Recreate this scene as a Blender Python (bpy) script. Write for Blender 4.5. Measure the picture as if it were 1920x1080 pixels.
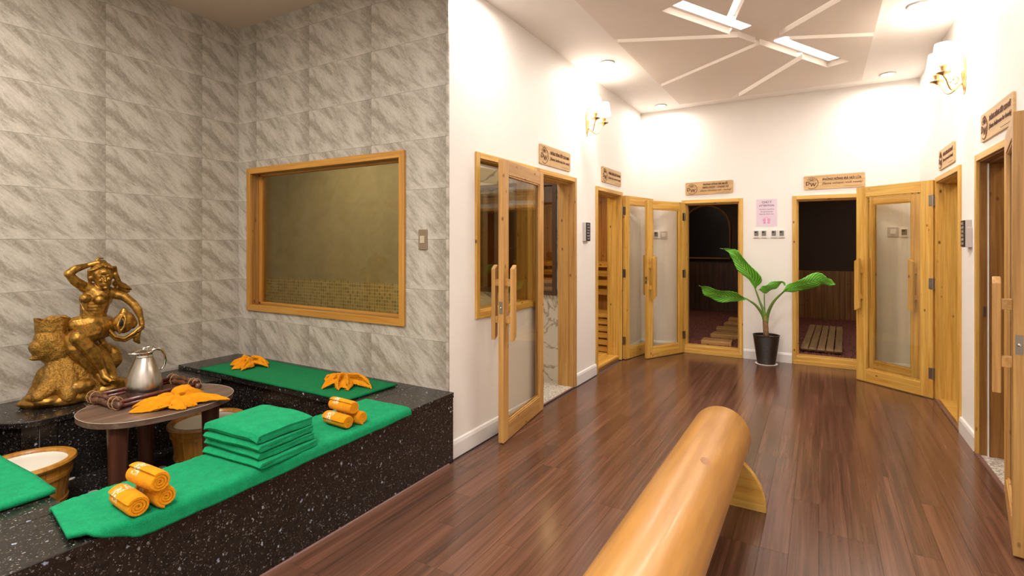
import bpy, bmesh, math, random
from mathutils import Vector, Matrix, noise
R = math.radians
for o in list(bpy.data.objects): bpy.data.objects.remove(o)
scn = bpy.context.scene
COL = scn.collection

# ------------------------------------------------------------------ camera, world, lights, exposure
F, H, HY, YAW = 977.0, 1.45, 456.0, R(30.5)
SN, CS = math.sin(YAW), math.cos(YAW)
cam = bpy.data.cameras.new('camera'); co = bpy.data.objects.new('camera', cam); COL.objects.link(co)
co.location = (0, 0, H); co.rotation_euler = (R(90), 0, YAW)
cam.sensor_width = 36; cam.lens = F/1920*36; cam.shift_y = -(540-HY)/1920; cam.clip_start = .05
scn.camera = co
scn.view_settings.view_transform = 'Standard'; scn.view_settings.look = 'None'
scn.view_settings.gamma = 1; scn.view_settings.use_curve_mapping = False
scn.view_settings.exposure = 0.32
w = bpy.data.worlds.new('world'); scn.world = w; w.use_nodes = True
w.node_tree.nodes['Background'].inputs[0].default_value = (.9, .8, .7, 1)
w.node_tree.nodes['Background'].inputs[1].default_value = .15

def area(name, loc, size, energy, col=(1, .86, .72), rot=(0, 0, 0), sy=None, shape=None):
    l = bpy.data.lights.new(name, 'AREA'); l.energy = energy; l.color = col; l.size = size
    if sy: l.shape = 'RECTANGLE'; l.size_y = sy
    if shape: l.shape = shape
    o = bpy.data.objects.new(name, l); COL.objects.link(o); o.location = loc; o.rotation_euler = rot
    return o
WARM = (1, .92, .84); NEUT = (1, .95, .90)
SPOTS = [(-1.82, 4.95), (-1.78, 6.85), (.63, 6.8), (.65, 4.95), (-1.82, 3.1), (.65, 3.1), (-.6, 1.2)]
for (x, y) in SPOTS:
    area('downlight_lamp', (x, y, 3.215), .11, 8.5, WARM, shape='DISK')
area('camera_side_fill', (-.9, -.3, 3.2), 1.3, 92, NEUT, sy=1.3)  # unseen fill light added on the camera side for ambient brightness
area('slot_lamp', (-.385, 4.95, 3.19), 2.2, 30, NEUT, rot=(0, 0, math.atan2(2.1, 1.09)), sy=.14)
area('nook_fill', (-3.2, .4, 3.3), .9, 56, (1, .93, .84), sy=.9)  # unseen soft light added above the nook to lift its walls
area('steam_lamp', (-5.2, 3.9, 3.0), .7, 27, (1, .9, .66))
area('steam_lamp', (-2.9, 4.0, 3.0), .4, 16, (1, .9, .8))
area('sauna_lamp', (-2.9, 6.0, 2.25), .35, 11, (1, .72, .4))
area('salt_room_lamp', (-1.7, 9.2, 2.7), .3, 12, (1, .76, .55))
area('rock_room_lamp', (.9, 9.2, 2.7), .3, 17, (1, .78, .58))
area('changing_lamp', (1.75, 5.6, 2.7), .3, 8, (1, .8, .55))
area('changing_lamp', (1.75, 4.0, 2.7), .3, 8, (1, .8, .55))

# ------------------------------------------------------------------ helpers
def P(px, py, z):
    """point at height z seen at photo pixel (1920x1080)"""
    d = F*(H-z)/(py-HY); l = (px-960)/F*d
    return Vector((l*CS-d*SN, l*SN+d*CS, z))
def SX(px, py, X):
    r = (px-960)/F; Y = X*(CS+r*SN)/(r*CS-SN); d = -X*SN+Y*CS
    return Vector((X, Y, H-(py-HY)*d/F))
def SY(px, py, Y):
    r = (px-960)/F; X = Y*(r*CS-SN)/(CS+r*SN); d = -X*SN+Y*CS
    return Vector((X, Y, H-(py-HY)*d/F))

class MB:
    def __init__(s): s.v = []; s.f = []; s.uv = None
    def add(s, vs, fs):
        n = len(s.v); s.v += [tuple(v) for v in vs]; s.f += [tuple(i+n for i in f) for f in fs]; return s
    def box(s, x0, x1, y0, y1, z0, z1):
        return s.add([(x0,y0,z0),(x1,y0,z0),(x1,y1,z0),(x0,y1,z0),(x0,y0,z1),(x1,y0,z1),(x1,y1,z1),(x0,y1,z1)],
                     [(0,3,2,1),(4,5,6,7),(0,1,5,4),(1,2,6,5),(2,3,7,6),(3,0,4,7)])
    def prism(s, poly, a, b, ax='z'):
        n = len(poly)
        def m(p, t): return {'z': (p[0], p[1], t), 'y': (p[0], t, p[1]), 'x': (t, p[0], p[1])}[ax]
        vs = [m(p, a) for p in poly]+[m(p, b) for p in poly]
        return s.add(vs, [tuple(range(n-1, -1, -1)), tuple(range(n, 2*n))]+[(i, (i+1) % n, n+(i+1) % n, n+i) for i in range(n)])
    def lathe(s, prof, c=(0, 0, 0), n=32, sx=1, sy=1, caps=True):
        vs = []
        for (r, z) in prof:
            for i in range(n):
                a = 2*math.pi*i/n; vs.append((c[0]+r*sx*math.cos(a), c[1]+r*sy*math.sin(a), c[2]+z))
        fs = [(j*n+i, j*n+(i+1) % n, (j+1)*n+(i+1) % n, (j+1)*n+i) for j in range(len(prof)-1) for i in range(n)]
        if caps:
            fs += [tuple(range(n-1, -1, -1)), tuple((len(prof)-1)*n+i for i in range(n))]
        return s.add(vs, fs)
    def tube(s, pts, r, n=10, caps=True):
        pts = [Vector(p) for p in pts]; rr = r if isinstance(r, (list, tuple)) else [r]*len(pts)
        vs = []; up = None
        for i, p in enumerate(pts):
            t = (pts[min(i+1, len(pts)-1)]-pts[max(i-1, 0)]).normalized()
            if up is None: up = Vector((0, 0, 1)) if abs(t.z) < .9 else Vector((1, 0, 0))
            a = t.cross(up).normalized(); b = a.cross(t).normalized(); up = b
            for k in range(n):
                q = 2*math.pi*k/n; vs.append(p+(a*math.cos(q)+b*math.sin(q))*rr[i])
        fs = [(j*n+i, j*n+(i+1) % n, (j+1)*n+(i+1) % n, (j+1)*n+i) for j in range(len(pts)-1) for i in range(n)]
        if caps: fs += [tuple(range(n-1, -1, -1)), tuple((len(pts)-1)*n+i for i in range(n))]
        return s.add(vs, fs)
    def ball(s, c, r, n=10, m=8, sc=(1, 1, 1)):
        pr = [(max(1e-4, r*math.sin(math.pi*k/m)), -r*math.cos(math.pi*k/m)) for k in range(m+1)]
        k = len(s.v); s.lathe(pr, (0, 0, 0), n)
        for i in range(k, len(s.v)):
            v = s.v[i]; s.v[i] = (c[0]+v[0]*sc[0], c[1]+v[1]*sc[1], c[2]+v[2]*sc[2])
        return s
    def grid(s, fn, nu, nv, closed=False):
        k = len(s.v)
        vs = [fn(i/nu, j/nv) for j in range(nv+1) for i in range(nu+1)]
        fs = [(j*(nu+1)+i, j*(nu+1)+i+1, (j+1)*(nu+1)+i+1, (j+1)*(nu+1)+i) for j in range(nv) for i in range(nu)]
        s.uvg = [(i/nu, j/nv) for j in range(nv+1) for i in range(nu+1)]
        return s.add(vs, fs)
    def mesh(s, name, m=None, smooth=False, fix=True):
        me = bpy.data.meshes.new(name); me.from_pydata(s.v, [], s.f)
        if fix:
            bm = bmesh.new(); bm.from_mesh(me); bmesh.ops.recalc_face_normals(bm, faces=bm.faces); bm.to_mesh(me); bm.free()
        if m: me.materials.append(m)
        if smooth:
            for p in me.polygons: p.use_smooth = True
            if smooth == 'auto':
                me.set_sharp_from_angle(angle=R(40))
        me.update(); return me
    def build(s, name, m, parent=None, smooth=False, bevel=0, loc=None, rot=None, **kw):
        return obj(name, s.mesh(name, m, smooth), parent, bevel, loc, rot, **kw)
def obj(name, me, parent=None, bevel=0, loc=None, rot=None, label=None, kind=None):
    o = bpy.data.objects.new(name, me); COL.objects.link(o)
    if parent is not None: o.parent = parent
    if loc is not None: o.location = loc
    if rot is not None: o.rotation_euler = rot
    if bevel:
        b = o.modifiers.new('b', 'BEVEL'); b.width = bevel; b.segments = 2; b.limit_method = 'ANGLE'
    if label: o['label'] = label
    if kind: o['kind'] = kind
    return o
def thing(name, label, cat, loc=(0, 0, 0), rz=0, group=None, kind=None):
    o = bpy.data.objects.new(name, None); COL.objects.link(o); o.location = loc; o.rotation_euler = (0, 0, rz)
    o.empty_display_size = .1
    return tag(o, label, cat, group, kind)
def tag(o, label=None, cat=None, group=None, kind=None):
    if label: o['label'] = label
    if cat: o['category'] = cat
    if group: o['group'] = group
    if kind: o['kind'] = kind
    return o
def struct(name, mb, m, bevel=0, **kw):
    o = mb.build(name, m, bevel=bevel, **kw); o['kind'] = 'structure'; return o
def bake(o):
    """evaluate modifiers into a plain mesh"""
    dg = bpy.context.evaluated_depsgraph_get(); dg.update()
    me = bpy.data.meshes.new_from_object(o.evaluated_get(dg)); old = o.data
    o.modifiers.clear(); o.data = me; return o

# ------------------------------------------------------------------ materials
def nt(name):
    m = bpy.data.materials.new(name); m.use_nodes = True; t = m.node_tree
    return m, t, t.nodes['Principled BSDF']
def N(t, typ, **kw):
    n = t.nodes.new(typ)
    for k, v in kw.items():
        if k.startswith('i_'): n.inputs[int(k[2:]) if k[2:].isdigit() else k[2:].replace('_', ' ')].default_value = v
        else: setattr(n, k, v)
    return n
def ramp(t, stops, fac=None, interp='LINEAR'):
    r = t.nodes.new('ShaderNodeValToRGB'); e = r.color_ramp.elements; r.color_ramp.interpolation = interp
    while len(e) < len(stops): e.new(.5)
    for i, (p, c) in enumerate(stops):
        e[i].position = p; e[i].color = (c[0], c[1], c[2], 1) if isinstance(c, (tuple, list)) else (c, c, c, 1)
    if fac is not None: t.links.new(fac, r.inputs[0])
    return r.outputs[0]
def coords(t, scale, rnd=True, rot=(0, 0, 0)):
    tc = N(t, 'ShaderNodeTexCoord'); v = tc.outputs['Object']
    if rnd:
        oi = N(t, 'ShaderNodeObjectInfo'); mu = N(t, 'ShaderNodeMath', operation='MULTIPLY', i_1=37.0); t.links.new(oi.outputs['Random'], mu.inputs[0])
        ad = N(t, 'ShaderNodeVectorMath', operation='ADD'); t.links.new(v, ad.inputs[0]); t.links.new(mu.outputs[0], ad.inputs[1]); v = ad.outputs[0]
    if any(rot):
        m0 = N(t, 'ShaderNodeMapping'); m0.inputs['Rotation'].default_value = rot; t.links.new(v, m0.inputs[0]); v = m0.outputs[0]
    mp = N(t, 'ShaderNodeMapping'); mp.inputs['Scale'].default_value = scale
    t.links.new(v, mp.inputs[0]); return mp.outputs[0]
def noise_tex(t, vec, scale, detail=3, rough=.55, dist=0):
    n = N(t, 'ShaderNodeTexNoise'); n.inputs['Scale'].default_value = scale; n.inputs['Detail'].default_value = detail
    n.inputs['Roughness'].default_value = rough; n.inputs['Distortion'].default_value = dist
    t.links.new(vec, n.inputs['Vector']); return n.outputs['Fac']
def mix(t, fac, a, b, mode='MIX'):
    m = N(t, 'ShaderNodeMix', data_type='RGBA', blend_type=mode)
    for s, v in ((m.inputs[0], fac), (m.inputs[6], a), (m.inputs[7], b)):
        if hasattr(v, 'links') or hasattr(v, 'is_linked'): t.links.new(v, s)
        elif isinstance(v, (int, float)): s.default_value = v
        else: s.default_value = (v[0], v[1], v[2], 1)
    return m.outputs[2]
def bump(t, b, h, strength=.3, dist=.01):
    n = N(t, 'ShaderNodeBump'); n.inputs['Strength'].default_value = strength; n.inputs['Distance'].default_value = dist
    t.links.new(h, n.inputs['Height']); t.links.new(n.outputs[0], b.inputs['Normal'])
def plain(name, c, rough=.5, metal=0, bscale=0, bstr=.1, coat=0, spec=.5, var=0):
    m, t, b = nt(name); b.inputs['Roughness'].default_value = rough; b.inputs['Metallic'].default_value = metal
    b.inputs['Coat Weight'].default_value = coat; b.inputs['Specular IOR Level'].default_value = spec
    v = coords(t, (1, 1, 1)); n = noise_tex(t, v, bscale or 6, 4)
    k = var or .05
    t.links.new(ramp(t, [(.3, tuple(x*(1-k) for x in c)), (.7, tuple(min(1, x*(1+k)) for x in c))], n), b.inputs['Base Color'])
    if bscale: bump(t, b, n, bstr, .004)
    return m
def wood(name, axis, dark, mid, light, rough=.4, knots=True, coat=0, fine=1.0, kcol=(.16, .06, .012)):
    m, t, b = nt(name)
    sc = [16*fine]*3; sc['xyz'.index(axis)] = .9
    v = coords(t, sc); n1 = noise_tex(t, v, 1.6, 5, .6, .6)
    sc2 = [90*fine]*3; sc2['xyz'.index(axis)] = 2
    n2 = noise_tex(t, coords(t, sc2), 1, 2)
    c = ramp(t, [(.28, dark), (.5, mid), (.72, light)], n1)
    c = mix(t, .35, c, ramp(t, [(.3, .35), (.7, 1)], n2), 'MULTIPLY')
    if knots:
        sk = [1.0]*3; sk['xyz'.index(axis)] = .55
        vo = N(t, 'ShaderNodeTexVoronoi'); vo.inputs['Scale'].default_value = 11; t.links.new(coords(t, sk), vo.inputs['Vector'])
        c = mix(t, ramp(t, [(.06, 1), (.125, 0)], vo.outputs['Distance']), c, kcol)
    oi = N(t, 'ShaderNodeObjectInfo'); tone = ramp(t, [(0, .82), (1, 1.0)], oi.outputs['Random'])
    c = mix(t, 1.0, c, tone, 'MULTIPLY')
    t.links.new(c, b.inputs['Base Color']); b.inputs['Roughness'].default_value = rough; b.inputs['Coat Weight'].default_value = coat
    b.inputs['Coat Roughness'].default_value = .15
    bump(t, b, n2, .08, .002); return m
PN = ((.60, .29, .04), (.78, .44, .085), (.88, .57, .15))
pine = {a: wood('pine_'+a, a, *PN, rough=.38) for a in 'xyz'}
OK_ = ((.46, .22, .05), (.62, .33, .095), (.72, .42, .14))
oak = {a: wood('oak_'+a, a, *OK_, rough=.42) for a in 'xyz'}
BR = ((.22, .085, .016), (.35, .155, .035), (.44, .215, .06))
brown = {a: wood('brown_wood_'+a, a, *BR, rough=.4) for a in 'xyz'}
DK = ((.05, .02, .01), (.09, .04, .02), (.13, .06, .03))
dark = {a: wood('dark_wood_'+a, a, *DK, rough=.5, knots=False) for a in 'xyz'}
frame_w = wood('window_wood', 'x', (.46, .2, .03), (.60, .28, .045), (.68, .35, .07), knots=False)
frame_wz = wood('window_wood_upright', 'z', (.46, .2, .03), (.60, .28, .045), (.68, .35, .07), knots=False)
log_m = wood('varnished_log', 'y', (.53, .24, .05), (.59, .28, .068), (.65, .33, .092), rough=.36, knots=False, coat=.2, fine=.35)
table_m = wood('walnut_laminate', 'y', (.11, .065, .045), (.17, .105, .072), (.24, .155, .11), rough=.35, knots=False)
sign_w = wood('sign_wood', 'x', (.62, .38, .15), (.72, .46, .2), (.78, .52, .25), rough=.45, knots=False)
bucket_w = wood('bucket_wood', 'z', (.42, .15, .015), (.58, .25, .03), (.68, .33, .055), rough=.35, knots=False, coat=.2)
def floor_mat():
    m, t, b = nt('dark_laminate')
    n1 = noise_tex(t, coords(t, (20, .55, 20)), 1.5, 5, .6, .4); n2 = noise_tex(t, coords(t, (170, 2.2, 170)), 1, 2)
    c = ramp(t, [(.25, (.075, .03, .018)), (.5, (.15, .064, .037)), (.75, (.225, .102, .06))], n1)
    c = mix(t, .38, c, ramp(t, [(.3, .35), (.7, 1)], n2), 'MULTIPLY')
    oi = N(t, 'ShaderNodeObjectInfo'); c = mix(t, 1.0, c, ramp(t, [(0, .72), (1, 1.0)], oi.outputs['Random']), 'MULTIPLY')
    t.links.new(c, b.inputs['Base Color'])
    t.links.new(ramp(t, [(0, .15), (1, .25)], n1), b.inputs['Roughness']); b.inputs['Specular IOR Level'].default_value = .6
    bump(t, b, n2, .05, .002); return m
laminate = floor_mat()
def marble_tile():
    m, t, b = nt('grey_marble_tile')
    v = coords(t, (1, 1, 1), False)
    vr = coords(t, (1.15, 1, 5.2), False, (0, R(-42), 0))
    n1 = noise_tex(t, vr, 1.35, 8, .7, .3)
    n2 = noise_tex(t, coords(t, (7, 12, 20), False, (0, R(-62), 0)), 1.2, 5, .7, 1.5)
    n3 = noise_tex(t, v, 60, 4, .7)
    c = ramp(t, [(.36, (.25, .215, .165)), (.46, (.35, .305, .245)), (.53, (.51, .46, .39)), (.66, (.64, .585, .505))], n1)
    vein = ramp(t, [(.483, 0), (.5, 1), (.517, 0)], n2)
    c = mix(t, mix(t, 1, vein, (.5, .5, .5), 'MULTIPLY'), c, (.66, .63, .58))
    c = mix(t, .3, c, ramp(t, [(.3, .45), (.65, 1)], n3), 'MULTIPLY')
    t.links.new(c, b.inputs['Base Color']); b.inputs['Roughness'].default_value = .42; return m
marble = marble_tile()
def granite():
    m, t, b = nt('black_speckled_granite')
    v = coords(t, (1, 1, 1), False); c = ramp(t, [(.35, (.005, .004, .004)), (.65, (.02, .015, .012))], noise_tex(t, v, 55, 3))
    nn = N(t, 'ShaderNodeTexNoise'); nn.inputs['Scale'].default_value = 60; t.links.new(v, nn.inputs['Vector'])
    sc_ = N(t, 'ShaderNodeVectorMath', operation='SCALE'); sc_.inputs['Scale'].default_value = .022; t.links.new(nn.outputs['Color'], sc_.inputs[0])
    ad_ = N(t, 'ShaderNodeVectorMath', operation='ADD'); t.links.new(v, ad_.inputs[0]); t.links.new(sc_.outputs[0], ad_.inputs[1]); v = ad_.outputs[0]
    for sc, th, col in ((42, .15, (.26, .26, .28)), (66, .2, (.17, .15, .13)), (100, .25, (.085, .065, .05)), (27, .12, (.36, .42, .55)), (140, .2, (.3, .27, .24))):
        vo = N(t, 'ShaderNodeTexVoronoi'); vo.inputs['Scale'].default_value = sc
        di = N(t, 'ShaderNodeMapping'); di.inputs['Scale'].default_value = (1, 1, .8); di.inputs['Rotation'].default_value = (.5, .4, sc); t.links.new(v, di.inputs[0]); t.links.new(di.outputs[0], vo.inputs['Vector'])
        sh = ramp(t, [(th, 1), (th+.07, 0)], vo.outputs['Distance'])
        sel = ramp(t, [(.54, 0), (.62, 1)], noise_tex(t, v, sc*.7, 1))
        c = mix(t, mix(t, 1, sh, sel, 'MULTIPLY'), c, col)
    t.links.new(c, b.inputs['Base Color']); b.inputs['Roughness'].default_value = .27; b.inputs['Specular IOR Level'].default_value = .6; return m
gran = granite()
def granite_light():
    m, t, b = nt('speckled_threshold_granite'); v = coords(t, (1, 1, 1), False)
    t.links.new(ramp(t, [(.35, (.12, .1, .08)), (.5, (.5, .45, .38)), (.65, (.7, .65, .58))], noise_tex(t, v, 90, 2)), b.inputs['Base Color'])
    b.inputs['Roughness'].default_value = .35; return m
granl = granite_light()
def paint(name, c, bs=.12, rough=.6):
    m, t, b = nt(name); v = coords(t, (1, 1, .45), False); n = noise_tex(t, v, 2.2, 4); n2 = noise_tex(t, v, 120, 3)
    t.links.new(ramp(t, [(.3, tuple(x*.965 for x in c)), (.7, c)], n), b.inputs['Base Color'])
    b.inputs['Roughness'].default_value = rough; bump(t, b, n2, bs, .002); return m
white = paint('white_wall_paint', (.86, .82, .775))
ceilm = paint('ceiling_paint', (.86, .81, .76))
panelm = paint('ceiling_panel_shaded_paint', (.76, .675, .60))  # darker than the brightly lit border; that light difference is put into the colour
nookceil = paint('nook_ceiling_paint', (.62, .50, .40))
basem = paint('white_skirting_gloss', (.80, .77, .75), .03, .3)
grout = plain('pale_grout', (.55, .52, .47), .8)
def steam_mat():
    m, t, b = nt('steam_room_plaster'); v = coords(t, (1, 1, 1), False)
    base = ramp(t, [(.3, (.33, .29, .19)), (.7, (.42, .37, .26))], noise_tex(t, v, 2.5, 5, .6, 1))
    br = N(t, 'ShaderNodeTexBrick'); br.offset = 0; br.inputs['Scale'].default_value = 1; br.inputs['Brick Width'].default_value = .045; br.inputs['Row Height'].default_value = .045
    br.inputs['Mortar Size'].default_value = .004; br.inputs['Color1'].default_value = (.50, .40, .19, 1); br.inputs['Color2'].default_value = (.27, .22, .10, 1); br.inputs['Mortar'].default_value = (.62, .55, .38, 1)
    mp = N(t, 'ShaderNodeMapping'); mp.inputs['Rotation'].default_value = (R(-90), 0, 0); t.links.new(v, mp.inputs[0]); t.links.new(mp.outputs[0], br.inputs['Vector'])
    sp = N(t, 'ShaderNodeSeparateXYZ'); t.links.new(v, sp.inputs[0]); lt = N(t, 'ShaderNodeMath', operation='LESS_THAN', i_1=.93); t.links.new(sp.outputs['Z'], lt.inputs[0])
    t.links.new(mix(t, lt.outputs[0], base, br.outputs['Color']), b.inputs['Base Color']); b.inputs['Roughness'].default_value = .5; return m
steam = steam_mat()
def white_marble():
    m, t, b = nt('white_veined_marble'); v = coords(t, (1, 1, 1), False)
    n = noise_tex(t, v, 1.6, 6, .6, 1.6)
    t.links.new(ramp(t, [(.47, (.62, .57, .5)), (.497, (.28, .23, .17)), (.52, (.62, .57, .5))], n), b.inputs['Base Color']); b.inputs['Roughness'].default_value = .3; return m
wmarble = white_marble()
def terry(name, c, k=.25):
    m, t, b = nt(name); v = coords(t, (1, 1, 1)); n = noise_tex(t, v, 190, 4, .8); n2 = noise_tex(t, v, 26, 5, .7)
    c1 = ramp(t, [(.3, tuple(x*(1-k) for x in c)), (.7, tuple(min(1, x*(1+k)) for x in c))], n)
    t.links.new(mix(t, .3, c1, ramp(t, [(.35, .3), (.65, 1)], n2), 'MULTIPLY'), b.inputs['Base Color'])
    b.inputs['Roughness'].default_value = .95; b.inputs['Sheen Weight'].default_value = .28; b.inputs['Specular IOR Level'].default_value = .1
    b.inputs['Sheen Tint'].default_value = (min(1, c[0]*2+.1), min(1, c[1]*1.5+.1), min(1, c[2]*2+.1), 1)
    bump(t, b, n, .9, .006); return m, t, b
green, _, _ = terry('green_terry', (.008, .33, .125))
green_d, _, _ = terry('dark_green_terry', (.003, .20, .06))
orange, _, _ = terry('orange_terry', (.93, .33, .008), .12)
def roll_mat():
    m, t, b = terry('orange_terry_with_white_stitching', (.93, .33, .008), .12)
    lk = b.inputs['Base Color'].links[0].from_socket
    v = coords(t, (1, 1, 1), False); sp = N(t, 'ShaderNodeSeparateXYZ'); t.links.new(v, sp.inputs[0])
    band = ramp(t, [(.03, 0), (.04, 1), (.074, 1), (.082, 0)], sp.outputs['X'])
    # stitching on the upper part of the roll
    up = ramp(t, [(.0, 0), (.008, 1)], sp.outputs['Z'])
    n = noise_tex(t, coords(t, (1, 1, 1), False), 110, 1); st = ramp(t, [(.47, 0), (.53, 1)], n)
    f = mix(t, 1, mix(t, 1, band, up, 'MULTIPLY'), st, 'MULTIPLY')
    t.links.new(mix(t, f, lk, (.93, .83, .62)), b.inputs['Base Color']); return m
rollm = roll_mat()
def gold(name, bs, bscale):
    m, t, b = nt(name); v = coords(t, (1, 1, 1), False); n = noise_tex(t, v, bscale, 5, .65); n2 = noise_tex(t, v, 5, 3)
    c = ramp(t, [(.38, (.20, .10, .018)), (.55, (.40, .205, .033)), (.75, (.52, .29, .055))], n)
    c = mix(t, ramp(t, [(.62, 0), (.72, .5)], n2), c, (.12, .14, .07))
    t.links.new(c, b.inputs['Base Color']); b.inputs['Metallic'].default_value = .75; b.inputs['Roughness'].default_value = .38
    bump(t, b, n, bs, .006); return m
goldm = gold('antique_gold', .12, 30); goldbark = gold('rough_gold_bark', 1.0, 110)
steel = plain('brushed_steel', (.50, .46, .41), .25, 1, 40, .03)
chrome = plain('polished_chrome', (.7, .66, .6), .12, 1)
hingem = plain('hinge_steel', (.30, .27, .23), .32, 1)
brass = plain('polished_brass', (.78, .55, .25), .22, 1)
blackm = plain('black_plastic', (.012, .009, .009), .3)
grey_p = plain('grey_plastic', (.56, .5, .47), .4)
white_p = plain('white_plastic', (.8, .76, .71), .35)
lcd = plain('grey_display', (.17, .15, .13), .3)
engrave = plain('burnt_engraving', (.10, .03, .015), .7)
poster = plain('lilac_paper', (.76, .62, .72), .6)
ink = plain('dark_ink', (.12, .06, .14), .6); pink = plain('pink_ink', (.75, .32, .55), .6)
rednut = plain('reddish_root_wood', (.10, .022, .013), .28, 0, 30, .3, .3, var=.6)
rootm = plain('knobbly_root_wood', (.11, .042, .02), .4, 0, 45, .5, .2, var=.7)
liner = plain('cream_tub_liner', (.78, .72, .62), .4)
legm = wood('table_leg_wood', 'z', (.07, .022, .012), (.12, .04, .022), (.17, .065, .035), rough=.35, knots=False)
wicker = plain('dark_wicker', (.016, .009, .007), .4, 0, 90, .6)
soil = plain('soil', (.09, .05, .025), .9, 0, 60, .6)
stemm = plain('green_leaf_stalk', (.12, .22, .03), .45, var=.3); trunkm = plain('dry_brown_stem', (.25, .14, .06), .8, 0, 60, .7, var=.5)
quarter = plain('brown_quarter_round', (.17, .085, .065), .4)
saltm = plain('red_salt_gravel', (.16, .045, .032), .75, 0, 30, .3, var=.5)
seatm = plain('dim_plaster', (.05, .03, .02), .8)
whitestone = plain('white_pebble_inlay', (.6, .54, .47), .5)
def leaf_mat():
    m, t, b = nt('glossy_leaf'); tc = N(t, 'ShaderNodeTexCoord'); sp = N(t, 'ShaderNodeSeparateXYZ'); t.links.new(tc.outputs['UV'], sp.inputs[0])
    # u along, v across (0..1, midrib .5)
    a = N(t, 'ShaderNodeMath', operation='SUBTRACT', i_1=.5); t.links.new(sp.outputs['Y'], a.inputs[0]); ab = N(t, 'ShaderNodeMath', operation='ABSOLUTE'); t.links.new(a.outputs[0], ab.inputs[0])
    k = N(t, 'ShaderNodeMath', operation='MULTIPLY_ADD', i_1=-.35); t.links.new(ab.outputs[0], k.inputs[0]); t.links.new(sp.outputs['X'], k.inputs[2])
    s = N(t, 'ShaderNodeMath', operation='MULTIPLY', i_1=110.0); t.links.new(k.outputs[0], s.inputs[0]); sn = N(t, 'ShaderNodeMath', operation='SINE'); t.links.new(s.outputs[0], sn.inputs[0])
    h = N(t, 'ShaderNodeMapRange'); h.inputs[1].default_value = -1; t.links.new(sn.outputs[0], h.inputs[0])
    c = ramp(t, [(0, (.05, .27, .012)), (.8, (.13, .46, .03)), (1, (.25, .60, .08))], h.outputs[0])
    c = mix(t, ramp(t, [(.0, 1), (.03, 0)], ab.outputs[0]), c, (.32, .55, .14))
    t.links.new(c, b.inputs['Base Color']); b.inputs['Roughness'].default_value = .32; bump(t, b, h.outputs[0], .4, .006); return m
leafm = leaf_mat()
def glass(name, tint=(.97, .96, .92), refl=.045):
    m, t, b = nt(name); t.nodes.remove(b); out = t.nodes['Material Output']
    tr = N(t, 'ShaderNodeBsdfTransparent'); tr.inputs[0].default_value = (*tint, 1); gl = N(t, 'ShaderNodeBsdfGlossy'); gl.inputs['Roughness'].default_value = .01
    lw = N(t, 'ShaderNodeLayerWeight'); lw.inputs[0].default_value = .5; mx = N(t, 'ShaderNodeMixShader')
    pw_ = N(t, 'ShaderNodeMath', operation='POWER', i_1=5.0); t.links.new(lw.outputs['Facing'], pw_.inputs[0])
    ml = N(t, 'ShaderNodeMath', operation='MULTIPLY_ADD', i_1=.8, i_2=refl); t.links.new(pw_.outputs[0], ml.inputs[0])
    t.links.new(ml.outputs[0], mx.inputs[0]); t.links.new(tr.outputs[0], mx.inputs[1]); t.links.new(gl.outputs[0], mx.inputs[2]); t.links.new(mx.outputs[0], out.inputs[0]); return m
clear = glass('clear_glass'); tinted = glass('smoked_glass', (.80, .76, .64), .09); tint_n = glass('bronze_glass', (.80, .75, .60), .04)
def emis(name, c, s):
    m, t, b = nt(name); b.inputs['Base Color'].default_value = (*c, 1); b.inputs['Emission Color'].default_value = (*c, 1); b.inputs['Emission Strength'].default_value = s; return m
shade_e = emis('lit_fabric_shade', (1, .90, .76), 3.2); led = emis('led_strip', (1, .95, .88), 3); spot_e = emis('lit_downlight', (1, .92, .8), 12)
digit_e = emis('led_symbols', (.8, .72, .7), .15)

# ------------------------------------------------------------------ shell
ZC, ZN = 3.25, 3.36
XL, XR, YB, YN = -2.13, .945, 7.15, 2.78      # corridor left / right wall, corridor back wall, nook back wall
XN = -4.484                                    # nook left wall
def rect_sub(rects, hole):
    out = []
    a0, a1, b0, b1 = hole
    for (x0, x1, z0, z1) in rects:
        if a0 >= x1 or a1 <= x0 or b0 >= z1 or b1 <= z0: out.append((x0, x1, z0, z1)); continue
        if a0 > x0: out.append((x0, a0, z0, z1))
        if a1 < x1: out.append((a1, x1, z0, z1))
        xa, xb = max(x0, a0), min(x1, a1)
        if b0 > z0: out.append((xa, xb, z0, b0))
        if b1 < z1: out.append((xa, xb, b1, z1))
    return out
def wall(name, ax, c0, c1, a0, a1, z1, m, holes=(), z0=0):
    rs = [(a0, a1, z0, z1)]
    for h in holes: rs = rect_sub(rs, h)
    mb = MB()
    for (x0, x1, q0, q1) in rs:
        if ax == 'x': mb.box(c0, c1, x0, x1, q0, q1)
        else: mb.box(x0, x1, c0, c1, q0, q1)
    return struct(name, mb, m)
struct('floor', MB().box(-8.2, 4, -1.6, 11.4, -.12, -.013), plain('screed', (.1, .06, .05), .8))
floor = bpy.data.objects['floor']
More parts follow.
